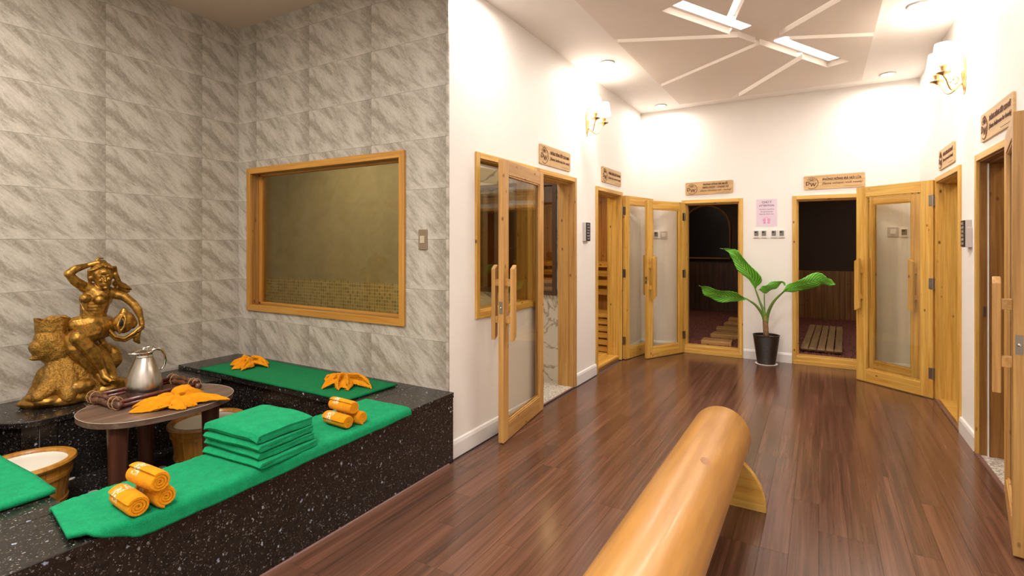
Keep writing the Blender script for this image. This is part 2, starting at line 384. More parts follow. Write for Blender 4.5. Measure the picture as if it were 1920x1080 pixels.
# laminate planks run along the corridor
random.seed(3)
pw, pl_ = .1225, 1.215
pm = MB().box(.0006, pw-.0006, .0006, pl_-.0006, -.012, 0).mesh('plank', laminate)
xcount = int((XR-(-2.07))/pw)+1
for i in range(xcount+1):
    x = -2.083+i*pw
    if x+pw > XR+.06: break
    y = -.6+random.choice([.0, .3, .6, .9])*-1
    while y < YB:
        o = obj('plank', pm if y+pl_ < YB+.02 else MB().box(.0006, pw-.0006, .0006, YB-.0-y, -.012, 0).mesh('plank', laminate), floor); o.location = (x, y, 0); y += pl_
LH = [(3.11, 4.86, .92, 2.09)]
DOORW = [(3.11, 4.0, .93, 2.09), (4.05, 4.85, 0, 2.085), (5.46, 6.28, 0, 2.06)]
wall('wall_left', 'x', XL-.16, XL, 2.93, YB+.15, ZC+.3, white, DOORW)
wall('wall_back', 'y', YB, YB+.15, XL-.16, XR+.15, ZC+.3, white, [(-1.55, -.85, 0, 2.0), (-.25, .445, 0, 2.0)])
wall('wall_right', 'x', XR, XR+.15, -1.6, YB+.15, ZC+.3, white, [(5.23, 6.14, 0, 2.03), (4.05, 4.70, 0, 2.03)])
NW = (-4.30, -2.54, .90, 2.07)
wall('wall_nook_back', 'y', YN+.012, YN+.15, -8.1, XL, ZN+.1, white, [NW])
wall('wall_nook_left', 'x', XN-.14, XN-.012, -1.6, YN+.15, ZN+.1, white)
wall('wall_behind', 'y', -1.75, -1.6, -4.7, 1.2, ZN+.1, white)
struct('ceiling', MB().box(XL, XR+.15, -1.6, YB+.15, ZC, ZC+.12), ceilm)
struct('ceiling_nook', MB().box(-8.1, XL+.0, -1.6, YN+.15, ZN, ZN+.12).box(XL-.02, XL, -1.6, YN+.15, ZC, ZN+.12), nookceil)
# tiles of the two nook walls
TW, TH = .69, .345
def tiles(wallname, us, zs, place, hole=None, rz=0):
    w_ = bpy.data.objects[wallname]
    full = None
    for (u0, u1) in us:
        for (z0, z1) in zs:
            rs = [(u0+.0007, u1-.0007, z0+.0007, z1-.0007)]
            if hole: rs = rect_sub(rs, hole)
            if not rs: continue
            ub, zb = (u0 if abs(u1-u0-TW) < 1e-4 or u0 > us[0][0]+1e-6 else u1-TW), z0
            whole = len(rs) == 1 and abs((rs[0][1]-rs[0][0])-(TW-.0014)) < 1e-4 and abs(rs[0][3]-rs[0][2]-(TH-.0014)) < 1e-4
            if whole and full: me = full
            else:
                mb = MB()
                for (a, b, c, d) in rs: mb.box(a-ub, b-ub, 0, .012, c-zb, d-zb)
                me = mb.mesh('tile', marble)
                if whole: full = me
            o = obj('tile', me, w_); o.location, o.rotation_euler = place(ub, zb)
zs = [(.442+k*TH-TH, .442+k*TH) for k in range(0, 10)]; zs = [(a, min(b, ZN)) for a, b in zs]
us = []; u = -2.15+.69
us = [(-2.15-TW*(k+1), -2.15-TW*k) for k in range(3)]; us = [(XN, -2.15-TW*3)] + us[::-1] + [(-2.15, XL)]
tiles('wall_nook_back', us, zs, lambda u, z: ((u, YN, z), (0, 0, 0)), NW)
# left wall: local x runs along +Y
us = [(2.461-TW*(k+1), 2.461-TW*k) for k in range(5)][::-1]+[(2.461, YN)]
tiles('wall_nook_left', us, zs, lambda u, z: ((XN, u, z), (0, 0, R(90))))
# ------------------------------------------------------------------ skirting
def skirt(name, segs):
    for s in segs:
        mb = MB()
        prof = [(0, 0), (.018, 0), (.018, .095), (.012, .115), (0, .12)]
        if s[0] == 'L': mb.prism([(XL+p, q) for p, q in prof], s[1], s[2], 'y')
        if s[0] == 'R': mb.prism([(XR-p, q) for p, q in prof], s[1], s[2], 'y')
        if s[0] == 'B': mb.prism([(YB-p, q) for p, q in prof], s[1], s[2], 'x')
        struct(name, mb, basem)
skirt('baseboard_left', [('L', YN, 4.03), ('L', 4.88, 5.43), ('L', 6.33, YB)])
skirt('baseboard_back', [('B', XL, -1.59), ('B', -.82, -.28), ('B', .48, XR)])
skirt('baseboard_right', [('R', 6.18, YB), ('R', 4.74, 5.2), ('R', -1.6, 4.0)])

# ------------------------------------------------------------------ door frames
def door_frame(n, loc, rz, w_, h_, dep, mats, base=True, win=False, z0=0, sill=None, cw=.045, single=False):
    t = thing(n, None, None, (loc[0], loc[1], 0), rz, kind='structure')
    mx, my, mz = mats
    for (a, b) in ((0, cw), (w_-cw, w_)):
        MB().box(a, b, -.018, .001, z0, h_).build('architrave', mz, t, bevel=.003)
    MB().box(cw, w_-cw, -.018, .001, h_-cw, h_).build('architrave', mx, t, bevel=.003)
    j = .022
    for (a, b) in ((j, cw+.008), (w_-cw-.008, w_-j)):
        MB().box(a, b, 0, dep, z0, h_-j).build('jamb', mz, t, bevel=.002)
    MB().box(cw+.008, w_-cw-.008, 0, dep, h_-cw-.008, h_-j).build('head_jamb', mx, t, bevel=.002)
    if not win:
        for (a, b) in ((cw+.008, cw+.02), (w_-cw-.02, w_-cw-.008)):
            MB().box(a, b, .05, dep-.01, z0, h_-cw-.008).build('door_stop', mz, t)
        MB().box(cw+.02, w_-cw-.02, .05, dep-.01, h_-cw-.02, h_-cw-.008).build('door_stop', mx, t)
    else:
        MB().box(cw, w_-cw, -.018, .001, z0, z0+cw).build('architrave', mx, t, bevel=.003)
        MB().box(cw+.008, w_-cw-.008, 0, dep, z0+j, z0+cw+.008).build('sill', mx, t, bevel=.002)
    return t
PX = (pine['x'], pine['y'], pine['z'])
OKM = (pine['x'], pine['y'], oak['z'])
W1 = door_frame('window_1', (XL, 3.09), R(90), .93, 2.11, .16, PX, win=True, z0=.905)
MB().box(.053, .877, .05, .056, .958, 2.057).build('glass_pane', tinted, W1)
door_frame('door_1', (XL, 4.02), R(90), .86, 2.11, .17, OKM)
door_frame('door_2', (XL, 5.43), R(90), .89, 2.085, .17, PX)
door_frame('door_3', (-1.581, YB), 0, .755, 2.02, .16, PX)
door_frame('door_4', (-.278, YB), 0, .755, 2.02, .16, PX)
door_frame('door_5', (XR, 6.17), R(-90), .97, 2.055, .16, PX)
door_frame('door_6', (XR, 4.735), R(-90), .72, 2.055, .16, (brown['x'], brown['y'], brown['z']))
# golden casing in front of the brown jamb of door 6
d6 = bpy.data.objects['door_6']
for ch in d6.children:
    if ch.name.startswith('architrave'):
        ch.data.materials[0] = pine['z'] if ch.bound_box[6][0]-ch.bound_box[0][0] < .1 else pine['x']
MB().box(.058, .066, .038, .046, 0, 1.99).build('glazing_bead', white_p, d6, label='pale seal strip')
MB().box(.055, .059, .018, .03, .95, 1.02).build('strike_plate', hingem, d6, label='steel strike plate')
for (nm, x0, x1) in (('door_3', .022, .733), ('door_4', .022, .733)):
    MB().box(x0, x1, -.012, .13, 0, .10).build('sill_board', pine['x'], bpy.data.objects[nm], bevel=.004)
    MB().box(x0-.01, x1+.01, -.03, -.01, 0, .045).build('sill_board', pine['x'], bpy.data.objects[nm], bevel=.003)
# nook window, pane set back in a deep timber frame
t = thing('window_2', None, None, (NW[0]-.035, YN, 0), 0, kind='structure')
WW = NW[1]-NW[0]+.07; z0, z1 = NW[2]-.035, NW[3]+.035
cw = .05
for a in (0, WW-cw): MB().prism([(a, z0), (a+cw, z0+cw), (a+cw, z1-cw), (a, z1)] if a == 0 else [(a+cw, z0), (a+cw, z1), (a, z1-cw), (a, z0+cw)], -.02, .0, 'y').build('architrave', frame_wz, t, bevel=.002)
MB().prism([(0, z0), (WW, z0), (WW-cw, z0+cw), (cw, z0+cw)], -.02, 0, 'y').build('architrave', frame_w, t, bevel=.002)
MB().prism([(0, z1), (cw, z1-cw), (WW-cw, z1-cw), (WW, z1)], -.02, 0, 'y').build('architrave', frame_w, t, bevel=.002)
for a in (cw-.012, WW-cw): MB().box(a, a+.012, 0, .14, z0+cw-.012, z1-cw+.012).build('jamb', brown['z'], t)
MB().box(cw, WW-cw, 0, .14, z0+cw-.012, z0+cw).build('sill', brown['x'], t)
MB().box(cw, WW-cw, 0, .14, z1-cw, z1-cw+.012).build('head_jamb', brown['x'], t)
MB().box(cw, WW-cw, .085, .091, z0+cw, z1-cw).build('glass_pane', tint_n, t)
for a in (cw, WW-cw-.014): MB().box(a, a+.014, .07, .105, z0+cw, z1-cw).build('glazing_bead', frame_wz, t)
for a in (z0+cw, z1-cw-.014): MB().box(cw, WW-cw, .07, .105, a, a+.014).build('glazing_bead', frame_w, t)
# thresholds
struct('trim_1', MB().box(XL-.5, XL-.005, 4.08, 4.82, -.01, .006), granl)
struct('trim_2', MB().box(XR+.005, XR+.4, 4.06, 4.69, -.01, .006), granl)
struct('trim_3', MB().box(XR-.022, XR+.002, 4.02, 4.73, 0, .012), quarter)
struct('trim_4', MB().box(XR-.022, XR+.002, 5.21, 6.16, 0, .012), quarter)
struct('trim_5', MB().box(XL-.002, XL+.014, 4.06, 4.86, 0, .009), quarter)
struct('trim_7', MB().prism([(-2.088, 0), (-2.078, 0), (-2.08, .006), (-2.084, .009), (-2.088, .010)], -.4, YN-.05, 'y'), quarter)

# ------------------------------------------------------------------ rooms behind the doors
# steam room behind window 1, window 2 and door 1
struct('wall_steam_far', MB().box(-8.1, -3.55, 4.97, 5.08, 0, ZN), steam)
wall('wall_steam_marble', 'y', 4.96, 5.08, -3.55, XL-.16, ZN, wmarble, [(-3.4, -2.40, .93, 2.08)])
struct('wall_steam_left', MB().box(-8.2, -8.05, 2.9, 5.0, 0, ZN), steam)
struct('ceiling_steam', MB().box(-8.1, XL-.16, 2.93, 5.08, ZN-.2, ZN+.1), plain('cream_plaster', (.5, .46, .38), .7))
struct('floor_steam', MB().box(-8.1, XL-.16, 2.93, 4.96, -.01, .0), granl)
t = thing('window_3', None, None, (-3.42, 4.96, 0), 0, kind='structure')
for a in (0, 1.0): MB().box(a, a+.045, -.02, .13, .9, 2.11).build('jamb', dark['z'], t)
for a in (.9, 2.065): MB().box(.045, 1.0, -.02, .13, a, a+.045).build('rail', dark['x'], t)
MB().box(.045, 1.0, .04, .046, .945, 2.065).build('glass_pane', tinted, t)
# dry sauna behind door 2: boarded walls, slatted bench and backrest
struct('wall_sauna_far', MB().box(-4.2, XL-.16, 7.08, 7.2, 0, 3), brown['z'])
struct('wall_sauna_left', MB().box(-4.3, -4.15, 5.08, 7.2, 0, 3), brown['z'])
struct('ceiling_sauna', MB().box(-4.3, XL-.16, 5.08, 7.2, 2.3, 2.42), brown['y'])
bw = bpy.data.objects['wall_sauna_far']
me = MB().box(.002, .093, 0, .014, 0, 2.3).mesh('board', wood('sauna_board', 'z', (.42, .17, .03), (.55, .25, .055), (.64, .33, .09), rough=.5))
for k in range(19):
    obj('board', me, bw).location = (-2.3-.095*(k+1), 7.066, 0)
struct('wall_sauna_near', MB().box(-4.2, XL-.16, 5.08, 5.1, 2.1, 2.3), brown['x'])
fs = struct('floor_sauna', MB().box(-4.2, XL-.02, 5.45, 7.08, -.01, .03), brown['y'])
me = MB().box(.002, .098, 0, 1.6, .03, .05).mesh('board', pine['y'])
for k in range(6): obj('board', me, fs).location = (-2.15-.1*(k+1), 5.47, 0)
t = thing('sauna_bench', 'slatted wooden sauna bench beyond the second doorway of the left wall', 'bench', (-3.3, 6.8, 0))
for k in range(5): MB().box(-.80, .98, -.46+k*.105, -.37+k*.105, .5, .53).build('seat_slat', pine['x'], t)
for k in range(5): MB().box(-.80, .98, -.45, -.43, .06+k*.088, .125+k*.088).build('front_slat', pine['x'], t)
for k in range(4): MB().box(-.80, .98, .2, .225, .72+k*.13, .80+k*.13).build('back_slat', pine['x'], t)
for x in (-.8, .1, .9): MB().box(x, x+.05, -.42, -.38, .05, .5).build('leg', brown['z'], t)
# salt room and rock room behind the back wall
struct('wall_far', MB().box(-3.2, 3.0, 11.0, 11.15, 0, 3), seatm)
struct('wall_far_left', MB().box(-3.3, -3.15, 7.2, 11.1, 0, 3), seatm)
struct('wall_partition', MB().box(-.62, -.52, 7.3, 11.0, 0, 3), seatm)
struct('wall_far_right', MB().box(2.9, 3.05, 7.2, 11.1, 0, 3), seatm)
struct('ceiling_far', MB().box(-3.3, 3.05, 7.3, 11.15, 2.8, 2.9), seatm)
gf = struct('floor_far', MB().box(-3.2, 2.95, YB+.13, 11.0, -.01, .085), saltm)
random.seed(5); mb = MB()
for k in range(5200):
    x = random.uniform(-2.4, -.64) if k % 2 else random.uniform(-.5, 1.6); y = 7.3+random.random()**1.6*3.4; r = random.uniform(.012, .024)
    a = random.random()*6
    vs = [(x+r*math.cos(a+i*1.257)*random.uniform(.7, 1.1), y+r*math.sin(a+i*1.257), .082) for i in range(5)]
    vs.append((x+random.uniform(-.3, .3)*r, y, .085+r*random.uniform(.5, 1)))
    mb.add(vs, [(i, (i+1) % 5, 5) for i in range(5)])
mb.build('salt_gravel', saltm, gf, kind='stuff')
wf = bpy.data.objects['wall_far']
me = MB().box(.002, .088, 0, .015, .08, .95).mesh('board', brown['z'])
for k in range(26): obj('board', me, wf).location = (-.5+.09*k, 10.98, 0)
me2 = MB().box(.002, .088, 0, .015, .08, 1.05).mesh('board', dark['z'])
for k in range(28): obj('board', me2, wf).location = (-.63-.09*(k+1), 10.98, 0)
# dark arched panel on the far wall of the salt room
t = thing('arched_panel', 'dark arched panel high on the far wall of the left dark room', 'panel', (-1.95, 10.96, 0))
arc = [(-.45, 1.15), (.45, 1.15)]+[(.45*math.cos(R(a)), 1.75+.45*math.sin(R(a))) for a in range(0, 181, 15)]
MB().prism(arc, -.01, .01, 'y').build('panel', blackm, t)
MB().tube([(x, -.015, z) for x, z in arc+[arc[0]]], .018, 6).build('frame', brown['x'], t)
for k in range(5):
    p = [(-1.19, 7.5), (-1.16, 8.08), (-1.19, 8.66), (-1.15, 9.24), (-1.17, 9.82)][k]
    L = ['nearest', 'second', 'middle', 'fourth', 'farthest'][k]
    o = MB().box(-.19, .19, -.13, .13, 0, .055).build('stepping_board', oak['x'], None, bevel=.006, loc=(p[0], p[1], .085), rot=(0, 0, R([3, -2, 4, -3, 2][k])))
    tag(o, f'wooden stepping board on red gravel, {L} of the row in the left dark room', 'board', 'stepping boards on the salt gravel')
t = thing('duckboard', 'slatted wooden duckboard lying on the gravel of the right dark room', 'duckboard', (.06, 8.5, .1), R(-2))
dbm = MB().box(-.038, .038, -1.05, 1.05, .03, .055).mesh('slat', wood('weathered_slat', 'y', (.28, .17, .075), (.4, .25, .12), (.48, .32, .16), knots=False))
for k in range(5): obj('slat', dbm, t).location = (-.18+.09*k, 0, 0)
for y in (-.95, 0, .95): MB().box(-.22, .22, y-.03, y+.03, 0, .03).build('batten', brown['x'], t)
# changing rooms behind the right wall
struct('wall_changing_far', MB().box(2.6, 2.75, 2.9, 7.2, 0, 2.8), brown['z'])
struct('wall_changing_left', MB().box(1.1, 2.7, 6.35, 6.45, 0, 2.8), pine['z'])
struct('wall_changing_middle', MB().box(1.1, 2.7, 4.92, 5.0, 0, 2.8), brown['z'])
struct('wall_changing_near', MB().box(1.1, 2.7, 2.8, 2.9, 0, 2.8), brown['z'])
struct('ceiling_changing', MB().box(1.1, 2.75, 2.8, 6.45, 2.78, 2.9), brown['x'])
struct('floor_changing', MB().box(XR+.01, 2.7, 5.23, 6.14, -.01, .02), pine['x'])

# ------------------------------------------------------------------ ceiling feature panel with crossing slots
def prism_obj(poly, z0, z1): return MB().prism(poly, z0, z1).build('cut', None)
CP = [(-1.51, 2.95), (.395, 2.95), (.395, 6.72), (-1.51, 6.72)]
panel = MB().prism(CP, ZC-.055, ZC).build('cut', panelm)
def band(p, q, w_):
    p, q = Vector(p), Vector(q); n = (q-p).normalized(); n = Vector((-n.y, n.x))*w_/2
    return [tuple(p+n), tuple(p-n), tuple(q-n), tuple(q+n)]
cuts = [band((-.93, 3.90), (.16, 6.0), .20), band((-1.6, 4.29), (-.58, 4.74), .075), band((-1.6, 5.87), (-.4, 4.97), .06),
        band((-.95, 6.85), (-.12, 5.55), .075), band((-.36, 4.95), (.5, 5.33), .075), band((-.36, 4.95), (.5, 3.95), .075), band((-.62, 4.45), (-.1, 2.8), .075)]
for c in cuts:
    if sum((c[i][0]*c[(i+1) % 4][1]-c[(i+1) % 4][0]*c[i][1]) for i in range(4)) < 0: c = c[::-1]
    k = prism_obj(c, ZC-.08, ZC-.004)
    b = panel.modifiers.new('x', 'BOOLEAN'); b.operation = 'DIFFERENCE'; b.object = k; b.solver = 'EXACT'
    bake(panel); bpy.data.objects.remove(k)
panel.name = 'ceiling_panel'; panel.data.materials.clear(); panel.data.materials.append(panelm)
tag(panel, 'dropped beige ceiling panel split by crossing recessed slots', 'ceiling panel')
t = thing('slot_light', 'bright light strips in the long wide slot of the ceiling panel', 'ceiling light', (-.385, 4.95, ZC-.05), math.atan2(2.1, 1.09))
for a, b in ((-1.13, -.28), (.2, 1.12)): MB().box(a, b, -.055, .055, .036, .044).build('light_strip', led, t)
glow = emis('hidden_strip_glow', (1, .93, .85), .9)
for (p, q) in (((-1.5, 4.335), (-.64, 4.713)), ((-1.5, 5.795), (-.5, 5.045)), ((-.86, 6.71), (-.16, 5.612)), ((-.25, 4.997), (.385, 5.281)), ((-.27, 4.847), (.385, 4.09)), ((-.60, 4.387), (-.15, 2.96))):
    MB().prism(band(p, q, .062), ZC-.012, ZC-.004).build('groove_light', glow, panel)
for i, (x, y) in enumerate(SPOTS[:6]):
    lab = ['above the left wall lamp', 'in the far left corner of the ceiling', 'in the far right corner of the ceiling', 'above the right wall lamp', 'over the open glazed door on the left', 'over the open door nearest on the right'][i]
    t = thing('downlight', 'small round recessed downlight '+lab, 'ceiling light', (x, y, ZC-.008), 0, 'ceiling downlights')
    MB().lathe([(.058, .008), (.075, .007), (.078, 0), (.058, -.002)], n=24, caps=False).build('trim_ring', white_p, t, smooth=True)
    MB().lathe([(.057, .002), (.057, .006)], n=24).build('lens', spot_e, t)

# ------------------------------------------------------------------ glazed doors
def leaf(label, hinge, tip, h_, mats, jd, z0=.008, handle=True, side_handles=(1, -1), ws=.095, flip=1, lockside=True, extra=0):
    hx, hy = hinge; L = math.hypot(tip[0]-hx, tip[1]-hy); a = math.atan2(tip[1]-hy, tip[0]-hx)
    mx, mz = mats
    t = thing('glazed_door', label, 'door', (hx, hy, z0), a, 'glazed timber doors standing open')
    th = .021
    MB().box(0, ws, -th, th, 0, h_).build('stile', mz, t, bevel=.003)
    MB().box(L-ws, L, -th, th, 0, h_).build('stile', mz, t, bevel=.003)
    MB().box(ws, L-ws, -th, th, h_-.105, h_).build('rail', mx, t, bevel=.003)
    MB().box(ws, L-ws, -th, th, 0, .13).build('rail', mx, t, bevel=.003)
    MB().box(ws, L-ws, -.003, .003, .13, h_-.105).build('glass_pane', clear, t)
    for s in (-1, 1):
        y = s*.0185
        mb = MB()
        for (x0, x1, q0, q1) in ((ws, ws+.011, .13, h_-.105), (L-ws-.011, L-ws, .13, h_-.105), (ws, L-ws, .13, .141), (ws, L-ws, h_-.116, h_-.105)):
            mb.box(x0, x1, min(s*.004, s*.015), max(s*.004, s*.015), q0, q1)
        mb.build('glazing_bead', mz, t)
    for s in side_handles:
        x = L-.05
        y0, y1 = s*(th+.038), s*(th+.07)
        mb = MB().prism([(x-.028, .76+.0), (x+.022, .735), (x+.022, 1.255), (x-.028, 1.285)], min(y0, y1), max(y0, y1), 'y')
        hd = mb.build('pull_handle', mz, t, bevel=.004)
        for z in (.86, 1.13):
            MB().box(x-.022, x+.02, min(s*th, y0), max(s*th, y0), z, z+.05).build('handle_block', mx, hd, bevel=.002)
    MB().box(L-.001, L+.002, -.013, .013, .93, 1.02).build('lock_plate', hingem, t, label='small steel lock plate')
    MB().ball((L+.003, 0, .975), .008).build('latch', chrome, t, smooth=True)
    for z in (.18, h_*.5, h_-.24):
        mb = MB().box(-.002, .035, -th*flip-.004, -th*flip+.001, z, z+.10) if flip > 0 else MB().box(-.002, .035, th-.001, th+.004, z, z+.10)
        mb.box(-.004, .0, -th, th, z, z+.1).tube([(-.004, -flip*(th+.006), z-.004), (-.004, -flip*(th+.006), z+.104)], .007, 8)
        jl = Vector((jd[0]*math.cos(a)+jd[1]*math.sin(a), -jd[0]*math.sin(a)+jd[1]*math.cos(a), 0)); jn = Vector((-jl.y, jl.x, 0))*.0015
        p0 = Vector((-.004, -flip*(th+.004), z)); q0 = [p0+jn, p0-jn, p0-jn+jl*.05, p0+jn+jl*.05]
        mb.prism([(q.x, q.y) for q in q0], z, z+.1)
        mb.build('hinge', hingem, t, label='steel hinge')
    return t
PM = (pine['x'], pine['z']); OM = (oak['x'], oak['z'])
leaf('glazed door folded back beside the left wall window, nearest on the left', (-2.09, 4.055), (-1.975, 3.195), 2.05, OM, (-1, 0))
leaf('glazed door hinged on the left wall, just in front of its far left corner', (-2.085, 6.29), (-1.93, 6.98), 2.035, PM, (-1, 0), flip=-1)
leaf('glazed door hinged on the left frame of the left dark room', (-1.555, 7.105), (-1.865, 6.475), 1.98, PM, (0, 1), flip=-1, side_handles=(1,))
leaf('glazed door hinged on the right frame of the right dark room, seen through the glass of another', (.465, 7.11), (.905, 6.70), 1.98, PM, (0, 1), flip=1, side_handles=(1, -1))
leaf('wide glazed door with three side hinges, standing out from the right wall', (.925, 6.165), (.355, 6.64), 2.03, PM, (1, 0), flip=-1, ws=.105)
leaf('glazed door cut off by the right edge, nearest on the right', (.935, 3.985), (.792, 3.24), 2.05, OM, (1, 0), flip=-1)

# ------------------------------------------------------------------ lettering
def text_mesh(body, size, m, shear=0, bold=0, align='LEFT', width=None):
    c = bpy.data.curves.new('t', 'FONT'); c.body = body; c.size = size; c.shear = shear; c.offset = bold; c.extrude = .0006
    c.align_x = align; c.resolution_u = 2
    o = bpy.data.objects.new('t', c); COL.objects.link(o)
    dg = bpy.context.evaluated_depsgraph_get(); dg.update()
    me = bpy.data.meshes.new_from_object(o.evaluated_get(dg)); bpy.data.objects.remove(o)
    if width:
        xs = [v.co.x for v in me.vertices]; k = width/(max(xs)-min(xs))
        for v in me.vertices: v.co.x *= k
    me.materials.clear(); me.materials.append(m); return me
def letters(body, size, x, z, parent, m, shear=0, bold=0, y=-.0135, width=None, name='lettering', align='LEFT'):
    o = obj(name, text_mesh(body, size, m, shear, bold, align, width), parent); o.location = (x, y, z); o.rotation_euler = (R(90), 0, 0); return o
def sign(label, loc, rz, w_, h_, rows, tilt=0):
    t = thing('door_sign', label, 'sign', loc, rz, 'engraved wooden signs above the doors'); t.rotation_euler = (0, tilt, rz)
    r = .016; pts = []
    for (cx, cz, a0) in ((w_-r, h_-r, 0), (r, h_-r, 90), (r, r, 180), (w_-r, r, 270)):
        for k in range(5): pts.append((cx+r*math.cos(R(a0+k*22.5)), cz+r*math.sin(R(a0+k*22.5))))
    MB().prism(pts, -.012, 0, 'y').build('board', sign_w, t)
    # emblem: arc, flower and two letters
    cx, cz, rr = h_*.50, h_*.46, h_*.40
    mb = MB()
    def stroke(ps, wd=.0035):
        mb.tube([(p[0], -.0125, p[1]) for p in ps], wd/2, 5)
    stroke([(cx+rr*math.cos(R(a)), cz+rr*math.sin(R(a))) for a in range(-125, 62, 11)], .006)
    for k in range(5):
        a = R(150-30*k); ox, oz = cx, cz+.12*h_
        d = Vector((math.cos(a), math.sin(a))); n = Vector((-d.y, d.x)); Lp = h_*.34
        c0 = Vector((ox, oz))
        stroke([tuple(c0+d*Lp*s+n*wv*h_*.065) for s, wv in ((0.15, 0), (.45, 1), (.75, .8), (1, 0), (.75, -.8), (.45, -1), (.15, 0))])
    mb.build('emblem', engrave, t)
    letters('D', h_*.36, cx-h_*.40, cz-h_*.14, t, engrave, .1, .0015, name='emblem_letter')
    letters('W', h_*.36, cx-h_*.12, cz-h_*.24, t, engrave, .1, .0015, name='emblem_letter')
    x0 = h_*1.12; ww = w_-x0-.05*w_
    for (body, sz, z, sh, bo, fr) in rows:
        letters(body, h_*sz, x0+(1-fr)*ww*(.5 if fr > .5 else 1), h_*z, t, engrave, sh, bo, width=ww*fr)
    return t
def two(a, b): return [(a, .23, .60, .15, .0012, .97), (b, .22, .32, .35, .0004, 1), ('_______________', .08, .12, 0, .0005, .45)]
sign('wooden sign over the nearest doorway of the left wall, black lettering', (XL, 4.08, 2.155), R(90), .655, .178, two('PHÒNG XÔNG ƯỚT CHO NAM', '(Sauna bathroom for male)'))
sign('wooden sign over the second doorway of the left wall', (XL, 5.61, 2.15), R(90), .66, .178, two('PHÒNG XÔNG KHÔ CHO NAM', '(Sauna dry room for male)'))
sign('wooden sign with three text rows over the left dark doorway of the back wall', (-1.528, YB, 2.085), 0, .59, .165,
     [('PHÒNG XÔNG ĐÁ MUỐI', .2, .70, .2, .0012, .8), ('THẢO DƯỢC - CHANH XẢ', .2, .46, .2, .0012, .85), ('(Sauna Himalaya salt - herbal)', .17, .24, .35, .0002, 1), ('_______________', .08, .1, 0, .0005, .5)], tilt=R(-.8))
sign('long wooden sign over the right dark doorway of the back wall', (-.155, YB, 2.085), 0, .61, .165, two('PHÒNG XÔNG ĐÁ NÚI LỬA', '(Sauna volcanic rock room)'), tilt=R(-1))
sign('wooden sign over the farther doorway of the right wall', (XR, 6.02, 2.105), R(-90), .62, .17, two('PHÒNG XÔNG KHÔ CHO NỮ', '(Sauna dry room for female)'))
sign('wooden sign over the nearer doorway of the right wall', (XR, 4.60, 2.12), R(-90), .68, .18, two('PHÒNG XÔNG ƯỚT CHO NỮ', '(Sauna bathroom for female)'))

# ------------------------------------------------------------------ notice, controllers, switches
t = thing('notice', 'lilac paper notice with pink footprints on the back wall between dark doorways', 'notice', (-.675, YB, 1.66), 0)
MB().box(0, .235, -.002, 0, 0, .335).build('paper', poster, t)
letters('CHÚ Ý', .036, .1175, .285, t, ink, 0, .0006, y=-.0025, align='CENTER')
letters('ATTENTION', .03, .1175, .245, t, ink, 0, .0006, y=-.0025, align='CENTER')
for i, s in enumerate(('Quý khách vui lòng để dép', 'bên ngoài phòng xông', 'Please take off your shoes')): letters(s, .015, .1175, .205-.03*i, t, ink, 0, .0003, y=-.0025, align='CENTER')
for s in (-1, 1):
    mb = MB(); fx = .1175+s*.022; tl = s*R(12)
    mb.ball((fx, -.002, .048), .014, sc=(1, .1, 1.2)).ball((fx+s*.003, -.002, .078), .016, sc=(1, .1, 1.25))
    for k in range(5): mb.ball((fx+s*(-.012+k*.0065), -.002, .106-k*.003), .0042-k*.0004, 6, 4, sc=(1, .3, 1.2))
    mb.build('footprint', pink, t, smooth=True)
def panel_ctrl(label, x, grp='row of small wall controllers'):
    t = thing('wall_controller', label, 'controller', (x, YB, 1.515), 0, grp)
    MB().box(0, .068, -.018, 0, 0, .098).build('casing', white_p, t, bevel=.004)
    MB().box(.01, .058, -.0195, -.017, .024, .088).build('display', lcd, t)
    mb = MB()
    for k in range(3): mb.box(.012+k*.017, .024+k*.017, -.021, -.017, .009, .016)
    mb.build('button', grey_p, t)
    MB().box(.014, .04, -.0205, -.019, .062, .08).build('readout', blackm, t)
for i, x in enumerate((-.705, -.62, -.51, -.425)):
    panel_ctrl(['leftmost', 'second from left', 'third from left', 'rightmost'][i]+' of four white wall controllers under the lilac notice', x)
def side_ctrl(label, loc, rz):
    t = thing('temperature_controller', label, 'controller', loc, rz, 'tall black faced controllers')
    MB().box(-.056, .056, -.036, 0, 0, .2).build('casing', grey_p, t, bevel=.004)
    MB().box(-.053, .053, -.042, -.035, .004, .196).build('face', blackm, t, bevel=.002)
    mb = MB()
    for r_ in range(6):
        for c_ in range(2):
            x = -.03+c_*.035; z = .022+r_*.029
            for (a, b, c, d) in ((0, .02, 0, .003), (0, .02, .009, .012), (0, .003, 0, .012), (.017, .02, .0, .018))[:2+(r_+c_) % 3]: mb.box(x+a, x+b, -.0565, -.055, z+c, z+d)
    mb.v = [(a, b+.014, c) for a, b, c in mb.v]; mb.build('symbols', digit_e, t)
    MB().box(.052, .075, -.03, 0, 0, .145).build('junction_box', grey_p, t, bevel=.003)
side_ctrl('tall black faced controller on the left wall between its two doorways', (XL, 5.13, 1.47), R(90))
side_ctrl('tall black faced controller on the right wall between its two doorways', (XR, 4.95, 1.42), R(-90))
t = thing('light_switch', 'brown metal light switch on the tiled wall right of the big window', 'switch', (-2.345, YN, 1.405))
MB().box(-.037, .037, -.01, 0, 0, .14).build('plate', plain('bronze_plate', (.32, .24, .16), .35, .6), t, bevel=.003)
MB().box(-.02, .02, -.016, -.008, .045, .095).build('rocker', plain('tan_rocker', (.5, .42, .3), .4), t, bevel=.002)
t = thing('light_switch', 'square grey switch on the back wall behind the glazed doors on the right', 'switch', (.71, YB, 1.52))
MB().box(-.05, .05, -.012, 0, 0, .11).build('plate', grey_p, t, bevel=.003); MB().box(-.025, .025, -.018, -.01, .03, .085).build('rocker', white_p, t, bevel=.002)
panel_ctrl('single white controller on the back wall behind the glazed doors on the right', .775, 'spare')
